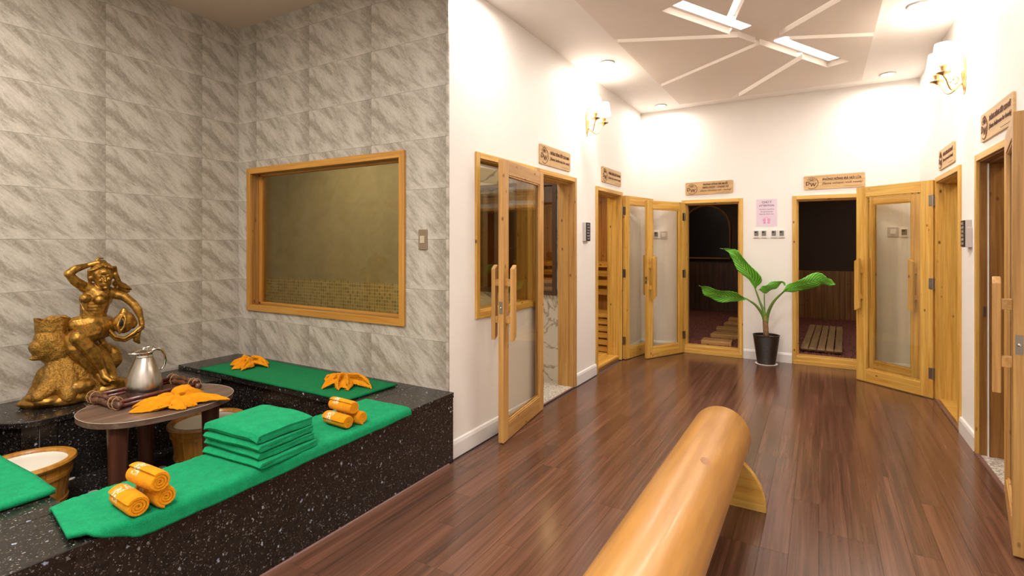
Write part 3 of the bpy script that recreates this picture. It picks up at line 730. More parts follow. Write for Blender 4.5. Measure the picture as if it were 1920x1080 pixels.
t = thing('light_switch', 'square grey switch on the back wall, seen through the glazed doors on the left', 'switch', (-1.815, YB, 1.505))
MB().box(-.045, .045, -.012, 0, 0, .11).build('plate', grey_p, t, bevel=.003); MB().box(-.025, .025, -.018, -.01, .03, .085).build('rocker', white_p, t, bevel=.002)
panel_ctrl('single white controller on the back wall, seen through the glazed doors on the left', -1.95, 'spare')
for o in [o for o in bpy.data.objects if o.get('group') == 'spare']: del o['group']

# ------------------------------------------------------------------ wall lamps
def sconce(label, loc, rz, s=1):
    """local x along the wall, y into it"""
    t = thing('wall_lamp', label, 'wall lamp', loc, rz, 'two armed brass wall lamps')
    bp = MB()
    for (z, r) in ((-.10, .006), (-.075, .014), (-.05, .020), (-.02, .028), (.03, .034), (.08, .03), (.14, .026), (.17, .012)):
        pass
    prof = [(.003, -.12), (.009, -.105), (.006, -.095), (.016, -.075), (.024, -.045), (.02, -.02), (.032, .02), (.036, .07), (.028, .12), (.02, .16), (.008, .18)]
    bp.lathe(prof, (0, -.008, 0), 16, 1, .55); bp.build('back_plate', brass, t, smooth=True)
    for sx in (-1, 1):
        x1, y1 = sx*.125, -.15
        pts = []
        for k in range(13):
            u = k/12; pts.append((x1*u**.9, -.02+(y1+.02)*(u**.8), -.03-.055*math.sin(math.pi*min(1, u*1.25)) + .045*max(0, u-.6)/.4))
        am = MB().tube(pts, .006, 8)
        sc = [(x1*.25+.0*sx+.02*math.cos(q)*sx*(1-q/12), -.06-.02*math.cos(q), -.005+.02*math.sin(q)) for q in [i*.5 for i in range(10)]]
        am.tube(sc, .0035, 6); am.build('arm', brass, t, smooth=True)
        cz = pts[-1][2]
        MB().lathe([(.006, 0), (.012, .006), (.045, .018), (.047, .022), (.012, .022), (.014, .035), (.018, .045), (.02, .06), (.026, .072), (.02, .085), (.012, .09)], (x1, y1, cz), 20).build('candle_cup', brass, t, smooth=True)
        sh = MB().lathe([(.072, .10), (.052, .235), (.0505, .235), (.0705, .10)], (x1, y1, cz), 28, caps=False)
        sh = sh.build('lamp_shade', shade_e, t, smooth=True)
        MB().lathe([(.0725, .098), (.0725, .103)], (x1, y1, cz), 28, caps=False).build('shade_rim', brass, sh, smooth=True)
        MB().ball((x1, y1, cz+.14), .02).build('bulb', spot_e, t, smooth=True)
        l = bpy.data.lights.new('bulb_lamp', 'POINT'); l.energy = 5.5; l.color = WARM; l.shadow_soft_size = .03
        lo = bpy.data.objects.new('bulb_lamp', l); COL.objects.link(lo); lo.parent = t; lo.location = (x1, y1, cz+.19)
    return t
sconce('brass wall lamp with two lit shades on the left wall', (XL, 5.18, 2.70), R(90))
sconce('brass wall lamp with two lit shades on the right wall', (XR, 5.08, 2.68), R(-90))

# ------------------------------------------------------------------ stone benches of the nook
BZ = .4625
BL = 'black speckled granite bench '
def bench(label, x0, x1, y0, y1, fx0, fx1, fy0, fy1):
    c = Vector(((x0+x1)/2, (y0+y1)/2, 0)); t = thing('stone_bench', BL+label, 'bench', c)
    MB().box(x0-c.x, x1-c.x, y0-c.y, y1-c.y, BZ-.035, BZ).build('bench_top', gran, t, bevel=.003)
    MB().box(fx0-c.x, fx1-c.x, fy0-c.y, fy1-c.y, 0, BZ-.035).build('bench_front', gran, t); return t
bench('along the wooden floor, in front, holding the stack and rolls', -2.415, -2.083, .35, YN-.001, -2.395, -2.09, .38, YN-.001)
bench('under the big window, holding the dark green towel', XN+.002, -2.417, 2.27, YN-.001, XN+.002, -2.396, 2.30, YN-.001)
bench('at the near end of the nook, cut off at left', XN+.002, -2.417, .35, .84, XN+.002, -2.396, .38, .81)
nf = struct('floor_nook', MB().box(XN, -2.396, .811, 2.299, -.012, .03), gran)
random.seed(2)
for (px, py) in ((130, 897), (175, 923), (303, 877), (60, 905), (260, 905)):
    p = P(px, py, .031); MB().lathe([(.0001, 0), (.028, 0), (.024, .004), (.0001, .005)], (p.x, p.y, .03), 14, 1, 1.0, caps=False).build('stone_inlay', whitestone, nf)
# statue plinth with rounded end, faced with narrow granite strips
t = thing('stone_plinth', 'low black granite plinth with rounded end under the golden statue', 'plinth', (-4.18, 1.7, 0))
X0, X1, Y0, Y1, rr = XN+.002, -3.87, 1.05, 2.268, .2
out = [(X0, Y1), (X0, Y0)]+[(X1-rr+rr*math.cos(R(a)), Y0+rr+rr*math.sin(R(a))) for a in range(-90, 1, 10)]+[(X1, Y1)]
lo = [(x+4.18, y-1.7) for x, y in out]
MB().prism(lo, .395, .43).build('plinth_top', gran, t, bevel=.004)
def inset(poly, d):
    c = Vector((sum(p[0] for p in poly)/len(poly), sum(p[1] for p in poly)/len(poly)))
    return [(p[0]-(d if p[0] > 0 else 0), p[1]+(d if p[1] < 0 else 0)) for p in poly]
ins = inset(lo, .035)
MB().prism(ins, 0.03, .395).build('core', plain('grey_joint', (.30, .27, .23), .8), t)
path = [Vector(p) for p in ins[1:]]
Ls = [0]
for a, b in zip(path, path[1:]): Ls.append(Ls[-1]+(b-a).length)
def at(s):
    for i in range(len(path)-1):
        if s <= Ls[i+1] or i == len(path)-2: return path[i].lerp(path[i+1], (s-Ls[i])/(Ls[i+1]-Ls[i]))
s = 0
while s < Ls[-1]-.02:
    e = min(s+.078, Ls[-1]-.001); a, b = at(s+.0011), at(e-.0011); n = (b-a).normalized(); n = Vector((n.y, -n.x))*.016
    MB().prism([tuple(a), tuple(a+n), tuple(b+n), tuple(b)], .03, .394).build('granite_strip', gran, t)
    s = e

# ------------------------------------------------------------------ towels
def cloth(name, m, fn, nu, nv, thick=.012, smooth=True, parent=None, sub=1, sol=1):
    mb = MB().grid(fn, nu, nv); o = mb.build(name, m, parent, smooth=True)
    s = o.modifiers.new('s', 'SOLIDIFY'); s.thickness = thick; s.offset = sol; s.use_even_offset = False
    if sub: q = o.modifiers.new('q', 'SUBSURF'); q.levels = q.render_levels = sub
    return bake(o)
def nz(x, y, s, k=0): return noise.noise(Vector((x*s, y*s, k)))
def drape(xa, xb, y, over_in, over_out, xin, xout, u, zt):
    """point at fraction u of a cross-section lying on a slab xin..xout with overhangs falling down"""
    flat = (xout-xin) if over_out > 0 else (xb-xin)
    return None
def long_towel(u, v):
    y = .762+v*1.573
    oi = .012
    oo = .062*min(1, max(0, (y-.80)/.13))*(1-.6*v)
    xa, xb = -2.423, -2.078
    if oo <= .002: xb = -2.135+.057*min(1, max(0, (y-.762)/.07))
    L = oi+(xb-xa)+oo; s = u*L
    zt = BZ+.004
    if s < oi: p = (xa-.004, zt-(oi-s))
    elif s < oi+(xb-xa): p = (xa+s-oi, zt)
    else: p = (xb+.005, zt-(s-oi-(xb-xa)))
    wz = .004*nz(p[0], y, 9)+.003*nz(p[0], y, 22, 3)+.0022*nz(p[0], y, 70, 6)
    for gy in (.775, .79, .87, .885): wz -= .0025*math.exp(-((y-gy)/.004)**2)*(u < .97)
    e = .012*nz(0, y, 5, 7)*(u > .97)
    bumpy = 0
    if y < .98: bumpy = .014*max(0, math.sin((y-.735)/.245*math.pi*1.0))*(.3+.7*u)*(1 if oo < .05 else .6)
    return Vector((p[0]+(wz if s > L-oo else 0), y-.055*(u-.5)*(v < .3)*(1-v/.3), p[1]+max(-.001, .0025+wz)+max(0, bumpy)+e*.4))
o = cloth('bath_towel', green, long_towel, 60, 200, .015, sub=0); tag(o, 'long bright green towel lying along the front bench under the rolls', 'towel')
def near_towel(u, v):
    x = -4.3+u*1.72; y = .42+v*.435
    return Vector((x, y+.01*nz(x, 0, 3), BZ+.005+.003*abs(nz(x, y, 8))+.006*math.sin(u*3)**2*(v > .9)))
o = cloth('bath_towel', green, near_towel, 60, 20, .02, sub=0); tag(o, 'bright green towel cut off at the left edge, on the near bench', 'towel')
def hem(o, pts, r=.003):
    pass
def back_towel(u, v):
    x = -4.14+u*1.62; y = 2.262+v*.44
    drop = max(0, .02-v*.2)*.6 if v < .1 else 0
    sag = -.012*(v == 0)
    return Vector((x+.02*(v-.5), y+.008*nz(x, 0, 3), BZ+.004+.003*abs(nz(x, y, 7))))
o = cloth('bath_towel', green_d, back_towel, 60, 18, .012, sub=0); tag(o, 'dark green towel lying along the bench under the big window', 'towel')
# stack of folded towels
def folded(label, cx, cy, z0, lx, ly, hh, rz, seed):
    rnd = random.Random(seed); lt = hh/2
    def fn(u, v):
        # v along X (width), u along the folded path in Y-Z
        L = ly*2+math.pi*lt/2; s = u*L; r_ = lt/2
        if s < ly: q = (ly/2-s, lt/2)
        elif s > ly+math.pi*r_: q = (-ly/2+(s-ly-math.pi*r_), lt*1.5)
        else:
            a = (s-ly)/r_; q = (-ly/2-r_*math.sin(a), lt-r_*math.cos(a))
        x = (v-.5)*lx; e = abs(v-.5)*2
        dz = .004*nz(x*3, q[0]*3, 3, seed)-(.012*e**5 if q[1] > lt and hh > .035 else .004*e**6 if q[1] > lt else 0)
        return Vector((x+.004*nz(q[0], q[1]*9, 9, seed), q[0]+.003*nz(x, 0, 6, seed), q[1]+dz))
    mb = MB().grid(fn, 46, 20); o = mb.build('folded_towel', green, None, smooth=True)
    s = o.modifiers.new('s', 'SOLIDIFY'); s.thickness = lt*.93; s.offset = 0
    b = o.modifiers.new('b', 'BEVEL'); b.width = lt*.42; b.segments = 4; b.limit_method = 'ANGLE'; b.angle_limit = R(50)
    bake(o); o.location = (cx, cy, z0); o.rotation_euler = (0, 0, rz)
    return tag(o, label, 'towel', 'stack of folded green towels')
names = ['bottom towel of the folded green stack', 'second folded green towel from the bottom of the stack', 'third folded green towel from the bottom, just under the top one', 'top towel of the folded green stack, softest and puffiest']
zz = BZ+.021
for k, (n_, hh) in enumerate(zip(names, (.033, .033, .034, .049))):
    folded(n_, -2.255+[.006, -.004, .003, -.004][k], 1.508+[.0, .004, -.003, .002][k], zz, .37+[.02, .01, 0, 0][k], .285+[.01, 0, .0, -.01][k], hh, R([4, 2.5, 4.5, 3][k]), k+1); zz += hh+.0018
# rolled towels
def roll_mesh(Rr, L, turns=3.6, squash=.95):
    mb = MB(); n = 110; thk = (Rr-.004)/turns*.80
    secs = [(0, .88), (.006, .96), (.02, 1), (L*.5, 1.01), (L-.02, 1), (L-.006, .96), (L, .88)]
    for (x, sc) in secs:
        for i in range(n+1):
            f = i/n; a = f*turns*2*math.pi+.6; r = .006+(Rr-.006)*f
            for q in (r, max(.001, r-thk)):
                mb.v.append((x+(.004*(1-f) if x < .001 else (.0+.004*(1-f)*-1 if x > L-.001 else 0)), q*sc*math.cos(a), q*sc*math.sin(a)*squash))
    W = 2*(n+1)
    for s_ in range(len(secs)-1):
        for i in range(n):
            a, b = s_*W+2*i, (s_+1)*W+2*i
            mb.f.append((a, a+2, b+2, b)); mb.f.append((a+1, b+1, b+3, a+3))
        a, b = s_*W, (s_+1)*W; mb.f.append((a, b, b+1, a+1)); a, b = a+2*n, b+2*n; mb.f.append((a, a+1, b+1, b))
    for i in range(n):
        mb.f.append((2*i, 2*i+1, 2*i+3, 2*i+2)); e = (len(secs)-1)*W+2*i; mb.f.append((e, e+2, e+3, e+1))
    return mb.mesh('rolled_towel', rollm, smooth='auto')
rm = roll_mesh(.043, .175, 3.3); rm2 = roll_mesh(.039, .175, 3.3)
def roll(label, me, x, y, z, rz, grp, rx=0):
    o = obj('rolled_towel', me); o.location = (x, y, z); o.rotation_euler = (rx, 0, rz); return tag(o, label, 'towel', grp)
zb = BZ+.0195+.0415; zb2 = BZ+.0195+.038
g1, g2 = 'three rolled orange towels at the near end of the bench', 'three rolled orange towels at the far end of the bench'
roll('rolled orange towel, left one of the lower pair in the near trio', rm, -2.232, .922, zb, R(-4), g1, .1)
roll('rolled orange towel, right one of the lower pair in the near trio', rm, -2.228, 1.010, zb, R(-3), g1, 2.0)
roll('rolled orange towel lying on top of the near trio', rm, -2.218, .967, zb+.066, R(2), g1, -.4)
roll('rolled orange towel, left one of the lower pair in the far trio', rm2, -2.275, 1.905, zb2, R(-3), g2, .4)
roll('rolled orange towel, right one of the lower pair in the far trio', rm2, -2.265, 1.986, zb2, R(1), g2, 2.2)
roll('rolled orange towel lying on top of the far trio', rm2, -2.28, 1.945, zb2+.062, R(-2), g2, -.3)
# knotted napkins
def napkin(label, c, Rn, hn, petals, seed, dome=0, rz=0):
    """a knotted cloth: pleated flaps running out of a twisted knot, fused into one surface"""
    mb = MB(); rnd = random.Random(seed)
    for (ang, L, wd) in petals:
        L *= Rn; wd *= Rn; bend = rnd.uniform(-.35, .35); hh = hn*rnd.uniform(.75, 1.1); sk = rnd.uniform(-.3, .3); ed = rnd.uniform(.15, .5); k0 = len(mb.v); NU, NV = 26, 22
        def fn(u, v):
            w_ = (v-.5)*2; a = ang+bend*u*u; r = .012+L*u
            wid = wd*.62*(.30+.95*math.sin(math.pi*min(1, u*.86+.02))**.8)*(1-u**3)**.7+.003
            ridge = (1-abs(w_-sk*.5)**1.2/(1+abs(sk)*.5)**1.2); pl = .5+.5*math.cos(w_*math.pi*2.4+seed+ang)
            z = hh*(1-u)**.6*(.12+.78*max(0, ridge)+.25*pl)+hh*.45*max(0, ridge)*math.sin(math.pi*u)+.006+ed*.02*max(0, abs(w_)-.6)*math.sin(u*5+ang*3)
            z += .009*nz(r*math.cos(a), w_*wid, 24, seed)*(1-.6*u)+.004*nz(r, w_, 60, seed+ang)
            x, y = r*math.cos(a)-w_*wid*math.sin(a), r*math.sin(a)+w_*wid*math.cos(a)
            return Vector((x, y, max(.004, z)))
        pts = [fn(i/NU, j/NV) for j in range(NV+1) for i in range(NU+1)]; W_ = NU+1; n0 = len(pts)
        low = [p-Vector((0, 0, .0055)) for p in pts]
        top = [(j*W_+i, j*W_+i+1, (j+1)*W_+i+1, (j+1)*W_+i) for j in range(NV) for i in range(NU)]
        bot = [tuple(n0+q for q in f[::-1]) for f in top]
        rim = [i for i in range(W_)]+[j*W_+NU for j in range(1, NV+1)]+[NV*W_+i for i in range(NU-1, -1, -1)]+[j*W_ for j in range(NV-1, 0, -1)]
        side = [(rim[q], n0+rim[q], n0+rim[(q+1) % len(rim)], rim[(q+1) % len(rim)]) for q in range(len(rim))]
        mb.add(pts+low, top+bot+side)
    for k in range(5):
        a0 = k*1.257+seed; ps = [((.012+.020*t_)*math.cos(a0+2.2*t_), (.012+.020*t_)*math.sin(a0+2.2*t_), hn*1.0-.030*t_) for t_ in [i/7 for i in range(8)]]
        mb.tube(ps, [.010, .013, .014, .014, .013, .012, .011, .008], 8)
    o = mb.build('knotted_napkin', orange, None, smooth=True)
    r = o.modifiers.new('r', 'REMESH'); r.mode = 'VOXEL'; r.voxel_size = .0027; r.use_smooth_shade = True
    q = o.modifiers.new('q', 'SMOOTH'); q.factor = .5; q.iterations = 2
    bake(o); o.data.materials.clear(); o.data.materials.append(orange)
    for p in o.data.polygons: p.use_smooth = True
    o.location = c; o.rotation_euler = (0, 0, rz)
    if dome:
        def fd(u, v):
            th = u*2*math.pi; ph_ = -.35+v*(math.pi/2+.35)
            rr_ = dome*(1+.07*math.sin(3*th+1)*math.cos(ph_)+.05*nz(math.cos(th), math.sin(th)+v, 2.5, 3)+.045*math.sin(6*(v*2+th*.5)))
            return Vector((rr_*math.cos(ph_)*math.cos(th)*1.0, rr_*math.cos(ph_)*math.sin(th)*1.1, rr_*.8*math.sin(ph_)))
        dm = MB().grid(fd, 56, 20).build('rolled_centre', orange, o, smooth=True)
        dm.location = (-.075, .085, .038)
    return tag(o, label, 'napkin')
n1 = napkin('orange knotted napkin with bulging centre on the oval table beside the tray', (-3.245, 1.625, .502), .23, .052,
       [(R(262), .9, .26), (R(292), .55, .22), (R(15), .55, .30), (R(62), 1.2, .28), (R(95), .9, .24), (R(232), .9, .2), (R(340), .55, .26), (R(150), .7, .3), (R(195), .6, .2), (R(125), .7, .3)], 4, dome=.062)
n2 = napkin('orange knotted napkin at the left end of the dark green towel', (-3.88, 2.50, BZ+.018), .18, .06,
       [(R(20), 1.0, .3), (R(70), .7, .3), (R(120), .8, .3), (R(175), 1, .3), (R(230), .8, .3), (R(280), .8, .3), (R(325), .9, .3)], 8)
n3 = napkin('orange knotted napkin at the right end of the dark green towel', (-2.80, 2.50, BZ+.018), .20, .065,
       [(R(12), 1.15, .22), (R(60), .75, .3), (R(110), .7, .3), (R(150), .75, .3), (R(192), 1.1, .24), (R(245), .8, .3), (R(285), .75, .2), (R(325), .8, .28)], 13)

# ------------------------------------------------------------------ table
TZ = .50
t = thing('low_table', 'low oval walnut table on three thick legs inside the nook', 'table', (-3.41, 1.625, .03))
def oval(a, b, n=64, p=2.3):
    r = []
    for i in range(n):
        q = 2*math.pi*i/n; c, s_ = math.cos(q), math.sin(q); r.append((a*abs(c)**(2/p)*(1 if c > 0 else -1), b*abs(s_)**(2/p)*(1 if s_ > 0 else -1)))
    return r
MB().prism(oval(.315, .395), TZ-.03-.033, TZ-.03).build('table_top', table_m, t, bevel=.003)
MB().tube([(x, y, TZ-.0305) for x, y in oval(.3155, .3955)]+[(.3155, 0, TZ-.0305)], .0016, 5).build('edge_band', plain('pale_edge', (.5, .42, .33), .4), t)
for (x, y) in ((.12, -.27), (-.235, .03), (.15, .215)):
    MB().lathe([(.038, 0), (.05, TZ-.063)], (x, y, 0), 24).build('leg', legm, t, smooth='auto')
# ------------------------------------------------------------------ serving tray
cane = plain('cane_binding', (.42, .24, .11), .5)
t = thing('serving_tray', 'reddish root wood tray with knobbly ends on the oval table', 'tray', (-3.585, 1.63, TZ+.002), R(3))
MB().box(-.12, .12, -.20, .20, .006, .016).build('base', dark['y'], t)
for x in (-.138, .138):
    MB().tube([(x, -.215, .02), (x, .215, .02)], .013, 12).tube([(x, -.215, .043), (x, .215, .043)], .011, 12).build('side_rail', rednut, t, smooth=True)
for y in (-.225, .225):
    random.seed(int(y*100))
    pts = [(-.165+.33*k/14, y+random.uniform(-.006, .006), .026+random.uniform(-.004, .006)) for k in range(15)]
    MB().tube(pts, [.017+.007*(k % 3 == 0)+random.uniform(-.003, .003) for k in range(15)], 10).tube([(p[0], p[1]*1.0+.004, p[2]+.026) for p in pts[1:-1]], [.012+.006*(k % 4 == 1) for k in range(13)], 10).build('end_handle', rootm, t, smooth=True)
    for x in (-.14, -.1, .1, .14):
        MB().tube([(x+.003*math.cos(q), y+.028*math.cos(q), .038+.036*math.sin(q)) for q in [i*.63 for i in range(11)]], .0025, 5).build('binding', cane, t)
# ------------------------------------------------------------------ insulated jug
t = thing('thermal_jug', 'brushed steel thermal jug standing on the root wood tray', 'jug', (-3.60, 1.625, TZ+.018), R(0))
pr = [(.088, 0), (.094, .006), (.097, .03), (.095, .07), (.086, .12), (.071, .165), (.056, .2), (.047, .222), (.044, .228)]
MB().lathe(pr, n=48).build('body', steel, t, smooth='auto')
MB().lathe([(.044, .226), (.046, .232), (.042, .24), (.046, .252), (.052, .258)], n=40).build('collar', chrome, t, smooth=True)
# lid with pouring lip, lip points along -Y (left in view)
def lidf(u, v):
    th = u*2*math.pi; r = .052*v; d = max(0, math.cos(th+math.pi/2+.0))**4
    r *= 1+.75*d
    return Vector((r*math.cos(th), r*math.sin(th), .258+.022*(1-v**2)+.004*d*v))
lid = MB().grid(lidf, 48, 8).build('lid', chrome, t, smooth=True); s = lid.modifiers.new('s', 'SOLIDIFY'); s.thickness = .006; bake(lid)
MB().lathe([(.0001, .278), (.012, .278), (.014, .284), (.008, .29), (.0001, .291)], n=20).tube([(0, .01, .284), (0, .04, .289), (0, .052, .286)], .005, 8).build('lid_lever', chrome, t, smooth=True)
MB().tube([(0, .04+.0, .262), (0, .07, .268), (0, .10, .255), (0, .118, .225), (0, .122, .19), (0, .116, .16), (0, .102, .135), (0, .088, .13)], [.009, .009, .008, .008, .008, .007, .006, .004], 12).build('handle', chrome, t, smooth=True)
# ------------------------------------------------------------------ foot buckets
def bucket(label, x, y, sx, sy, rz, h_=.245):
    t = thing('foot_bucket', label, 'bucket', (x, y, .031), rz, 'wooden foot buckets')
    ns = 18; mb0 = None
    for k in range(ns):
        a0, a1 = 2*math.pi*(k+.02)/ns, 2*math.pi*(k+.98)/ns; vs = []
        for z, r in ((0, .165), (h_, .196)):
            for rr_ in (r, r-.018):
                for a in (a0, (a0+a1)/2, a1): vs.append((rr_*sx*math.cos(a), rr_*sy*math.sin(a), z))
        fs = [(0, 1, 7, 6), (1, 2, 8, 7), (3, 9, 10, 4), (4, 10, 11, 5), (0, 6, 9, 3), (2, 5, 11, 8), (6, 7, 10, 9), (7, 8, 11, 10), (0, 3, 4, 1), (1, 4, 5, 2)]
        MB().add(vs, fs).build('stave', bucket_w, t)
    MB().lathe([(.188, h_-.004), (.212, h_-.004), (.217, h_+.006), (.212, h_+.018), (.186, h_+.018), (.176, h_+.006), (.176, h_-.004)], n=48, sx=sx, sy=sy, caps=False).build('rim', bucket_w, t, smooth='auto')
    for z in (.04, .185):
        r = .166+.031*z/h_
        MB().lathe([(r, z-.01), (r+.007, z-.01), (r+.009, z+.011), (r, z+.011)], n=48, sx=sx, sy=sy, caps=False).build('hoop', bucket_w, t, smooth='auto')
    MB().lathe([(.0001, .04), (.14, .04), (.15, .05), (.168, h_-.02), (.174, h_), (.187, h_+.014)], n=40, sx=sx, sy=sy, caps=False).build('liner', liner, t, smooth='auto')
    return t
bucket('wooden foot bucket with cream lining at the left edge', -3.62, 1.062, .98, 1.03, R(10))
bucket('wooden foot bucket with cream lining under the oval table, partly behind green towels', -3.50, 1.955, 1.0, 1.1, R(10), .235)

# ------------------------------------------------------------------ golden statue
_b = bmesh.new(); bmesh.ops.create_icosphere(_b, subdivisions=2, radius=1)
ICO = ([tuple(v.co) for v in _b.verts], [tuple(v.index for v in f.verts) for f in _b.faces]); _b.free()
def blob(name, items, m, parent, vox=.004, smooth=6):
    """items: ('s', centre, radius, scale) or ('c', [points], [radii]) ; fused into one surface"""
    V_, F_ = [], []
    def sph(c, r, sc=(1, 1, 1), rot=None):
        n0 = len(V_); V_.extend([(c[0]+a*r*sc[0], c[1]+b*r*sc[1], c[2]+e*r*sc[2]) for a, b, e in ICO[0]]); F_.extend([(i+n0, j+n0, k+n0) for i, j, k in ICO[1]])
    for it in items:
        if it[0] == 's': sph(it[1], it[2], it[3] if len(it) > 3 else (1, 1, 1), it[4] if len(it) > 4 else None)
        else:
            ps, rs = it[1], it[2]
            for i in range(len(ps)-1):
                a, b = Vector(ps[i]), Vector(ps[i+1]); n = max(2, int((b-a).length/(min(rs[i], rs[i+1])*.35))+1)
                for k in range(n+1): sph(a.lerp(b, k/n), rs[i]+(rs[i+1]-rs[i])*k/n)
    me = bpy.data.meshes.new(name); me.from_pydata(V_, [], F_); me.materials.append(m)
    o = bpy.data.objects.new(name, me); COL.objects.link(o)
    r = o.modifiers.new('r', 'REMESH'); r.mode = 'VOXEL'; r.voxel_size = vox; r.use_smooth_shade = True
    s = o.modifiers.new('s', 'SMOOTH'); s.factor = .5; s.iterations = smooth
    bake(o); o.data.materials.clear(); o.data.materials.append(m)
    for p in o.data.polygons: p.use_smooth = True
    o.parent = parent; o.matrix_parent_inverse = Matrix.Identity(4); o.data.transform(Matrix.Translation(-parent.location)); return o
st = thing('golden_statue', 'antique gold statue of a seated woman holding an urn beside a tree stump', 'statue', (-4.2, 1.55, .43))
def q1(x, y, X): return SX(x/3.176, 460+y/3.176, X)          # photo crop coordinates of the statue
def q3(x, y, X): return SX(40+x/5.686, 580+y/5.686, X)
def q2(x, y, X): return SX(110+x/7.717, 480+y/7.717, X)
hd = q2(650, 300, -4.13)
hc = hd+Vector((-.01, 0, .006))
fy = Vector((.97, -.22, -.10)).normalized()       # facing direction: out of the wall, a little down
sd = Vector((.22, .97, .12)).normalized(); upv = fy.cross(sd)*1; upv = upv if upv.z > 0 else -upv
def hp(a, b, c): return hc+(fy*a+sd*b+upv*c)*1.2
body = [('s', hc, .060, (1.05, .92, 1.2)), ('s', hp(.02, 0, -.03), .044, (1, .95, 1.15)),
        ('s', hp(.058, 0, -.010), .0085, (1.1, .9, 1.8)), ('s', hp(.062, 0, -.022), .0095),             # nose
        ('s', hp(.050, 0, .022), .014, (.7, 2.2, .6)),                                                 # brow
        ('s', hp(.046, -.020, -.016), .013), ('s', hp(.046, .020, -.016), .013),                        # cheeks
        ('s', hp(.0475, -.019, .006), .0075, (.8, 1.5, .8)), ('s', hp(.0475, .019, .006), .0075, (.8, 1.5, .8)),  # eyes
        ('s', hp(.052, 0, -.039), .0072, (.8, 2.0, .55)), ('s', hp(.051, 0, -.047), .0075, (.8, 1.6, .6)), # lips
        ('s', hp(.046, 0, -.062), .013, (.9, 1.1, .9)),                                                # chin
        ('s', hp(-.002, -.05, -.008), .014, (.8, .4, 1.3)), ('s', hp(-.002, .05, -.008), .014, (.8, .4, 1.3))]
chest = q1(585, 300, -4.19); belly = q1(560, 395, -4.20); hip = q1(545, 480, -4.21)
shL, shR = q1(505, 250, -4.19), q1(680, 288, -4.17)
neck = q1(595, 245, -4.17)
body += [('c', [chest+Vector((0, 0, .05)), neck, hc-Vector((.01, 0, .03))], [.04, .033, .03]),
         ('c', [shL, chest+Vector((0, 0, .03)), shR], [.036, .055, .036]),
         ('s', chest, .082, (.85, 1.12, 1.1)), ('c', [chest, belly, hip], [.078, .070, .088]),
         ('s', q1(506, 316, -4.147), .033, (1, 1, 1)), ('s', q1(592, 322, -4.128), .035, (1, 1, 1)),
         ('c', [chest, belly], [.08, .074]), ('s', hip, .085, (1, 1.25, .9))]
el1, wr1, ha1 = q1(408, 170, -4.16), q1(520, 120, -4.17), q1(575, 105, -4.15)
body += [('c', [shL, q1(450, 215, -4.17), el1], [.034, .030, .024]), ('c', [el1, q1(450, 140, -4.165), wr1, ha1], [.026, .026, .017, .016])]
el2, wr2, ha2 = q1(790, 345, -4.11), q1(838, 430, -4.08), q1(845, 470, -4.07)
body += [('c', [shR, q1(740, 305, -4.14), el2], [.036, .030, .026]), ('c', [el2, q1(822, 385, -4.09), wr2, ha2], [.027, .026, .018, .018])]
def hand(base, d, n, s_, curl, th):
    it = []; d, n = Vector(d).normalized(), Vector(n).normalized()
    sidev = d.cross(n).normalized()
    it.append(('s', base+d*.012, .019, (1, 1, 1)))
    for k in range(4):
        o_ = base+sidev*(-.0165+.011*k)+d*.015; L = [.034, .040, .037, .029][k]
        p1 = o_+d*L*.5; p2 = p1+(d*math.cos(curl)-n*math.sin(curl))*L*.4; p3 = p2+(d*math.cos(2*curl)-n*math.sin(2*curl))*L*.3
        it.append(('c', [o_, p1, p2, p3], [.0068, .006, .0055, .0045]))
    tb = base-sidev*.016*th
    it.append(('c', [tb, tb+(d*.6-sidev*th*.8)*.02, tb+(d*1.0-sidev*th*.6-n*.3)*.036], [.0085, .0068, .0052])); return it
body += hand(ha1, (.2, .9, -.05), (.9, -.2, .3), 1, .35, 1)
body += hand(ha2+Vector((.004, 0, -.01)), (.1, -.35, -1), (.5, .8, -.2), 1, .55, -1)
# legs: both knees towards the left, feet down to the right
k1, a1_, f1 = q3(600, 300, -4.055), q3(860, 640, -4.06), q3(890, 720, -4.03)
k2, a2_, f2 = q3(575, 420, -4.10), q3(800, 680, -4.10), q3(860, 745, -4.08)
body += [('c', [hip+Vector((.02, .06, -.01)), q3(760, 240, -4.10), k1], [.078, .068, .046]),
         ('c', [k1, q3(700, 400, -4.05), q3(800, 540, -4.055), a1_], [.046, .045, .034, .021]),
         ('c', [a1_, f1, q3(960, 760, -3.99)], [.022, .023, .013]),
         ('c', [hip+Vector((-.02, -.02, -.03)), q3(560, 330, -4.14), k2], [.078, .066, .05]),
         ('c', [k2, q3(650, 520, -4.10), q3(740, 620, -4.10), a2_], [.048, .044, .034, .022]),
         ('c', [a2_, f2, q3(900, 790, -4.04)], [.022, .022, .013])]
for k in range(5):
    body.append(('s', q3(960, 760, -3.99)+Vector((.008, -.012+.007*k, -.002)), .006)); body.append(('s', q3(900, 790, -4.04)+Vector((.008, -.012+.007*k, -.002)), .006))
blob('figure', body, goldm, st, .0032, 3)
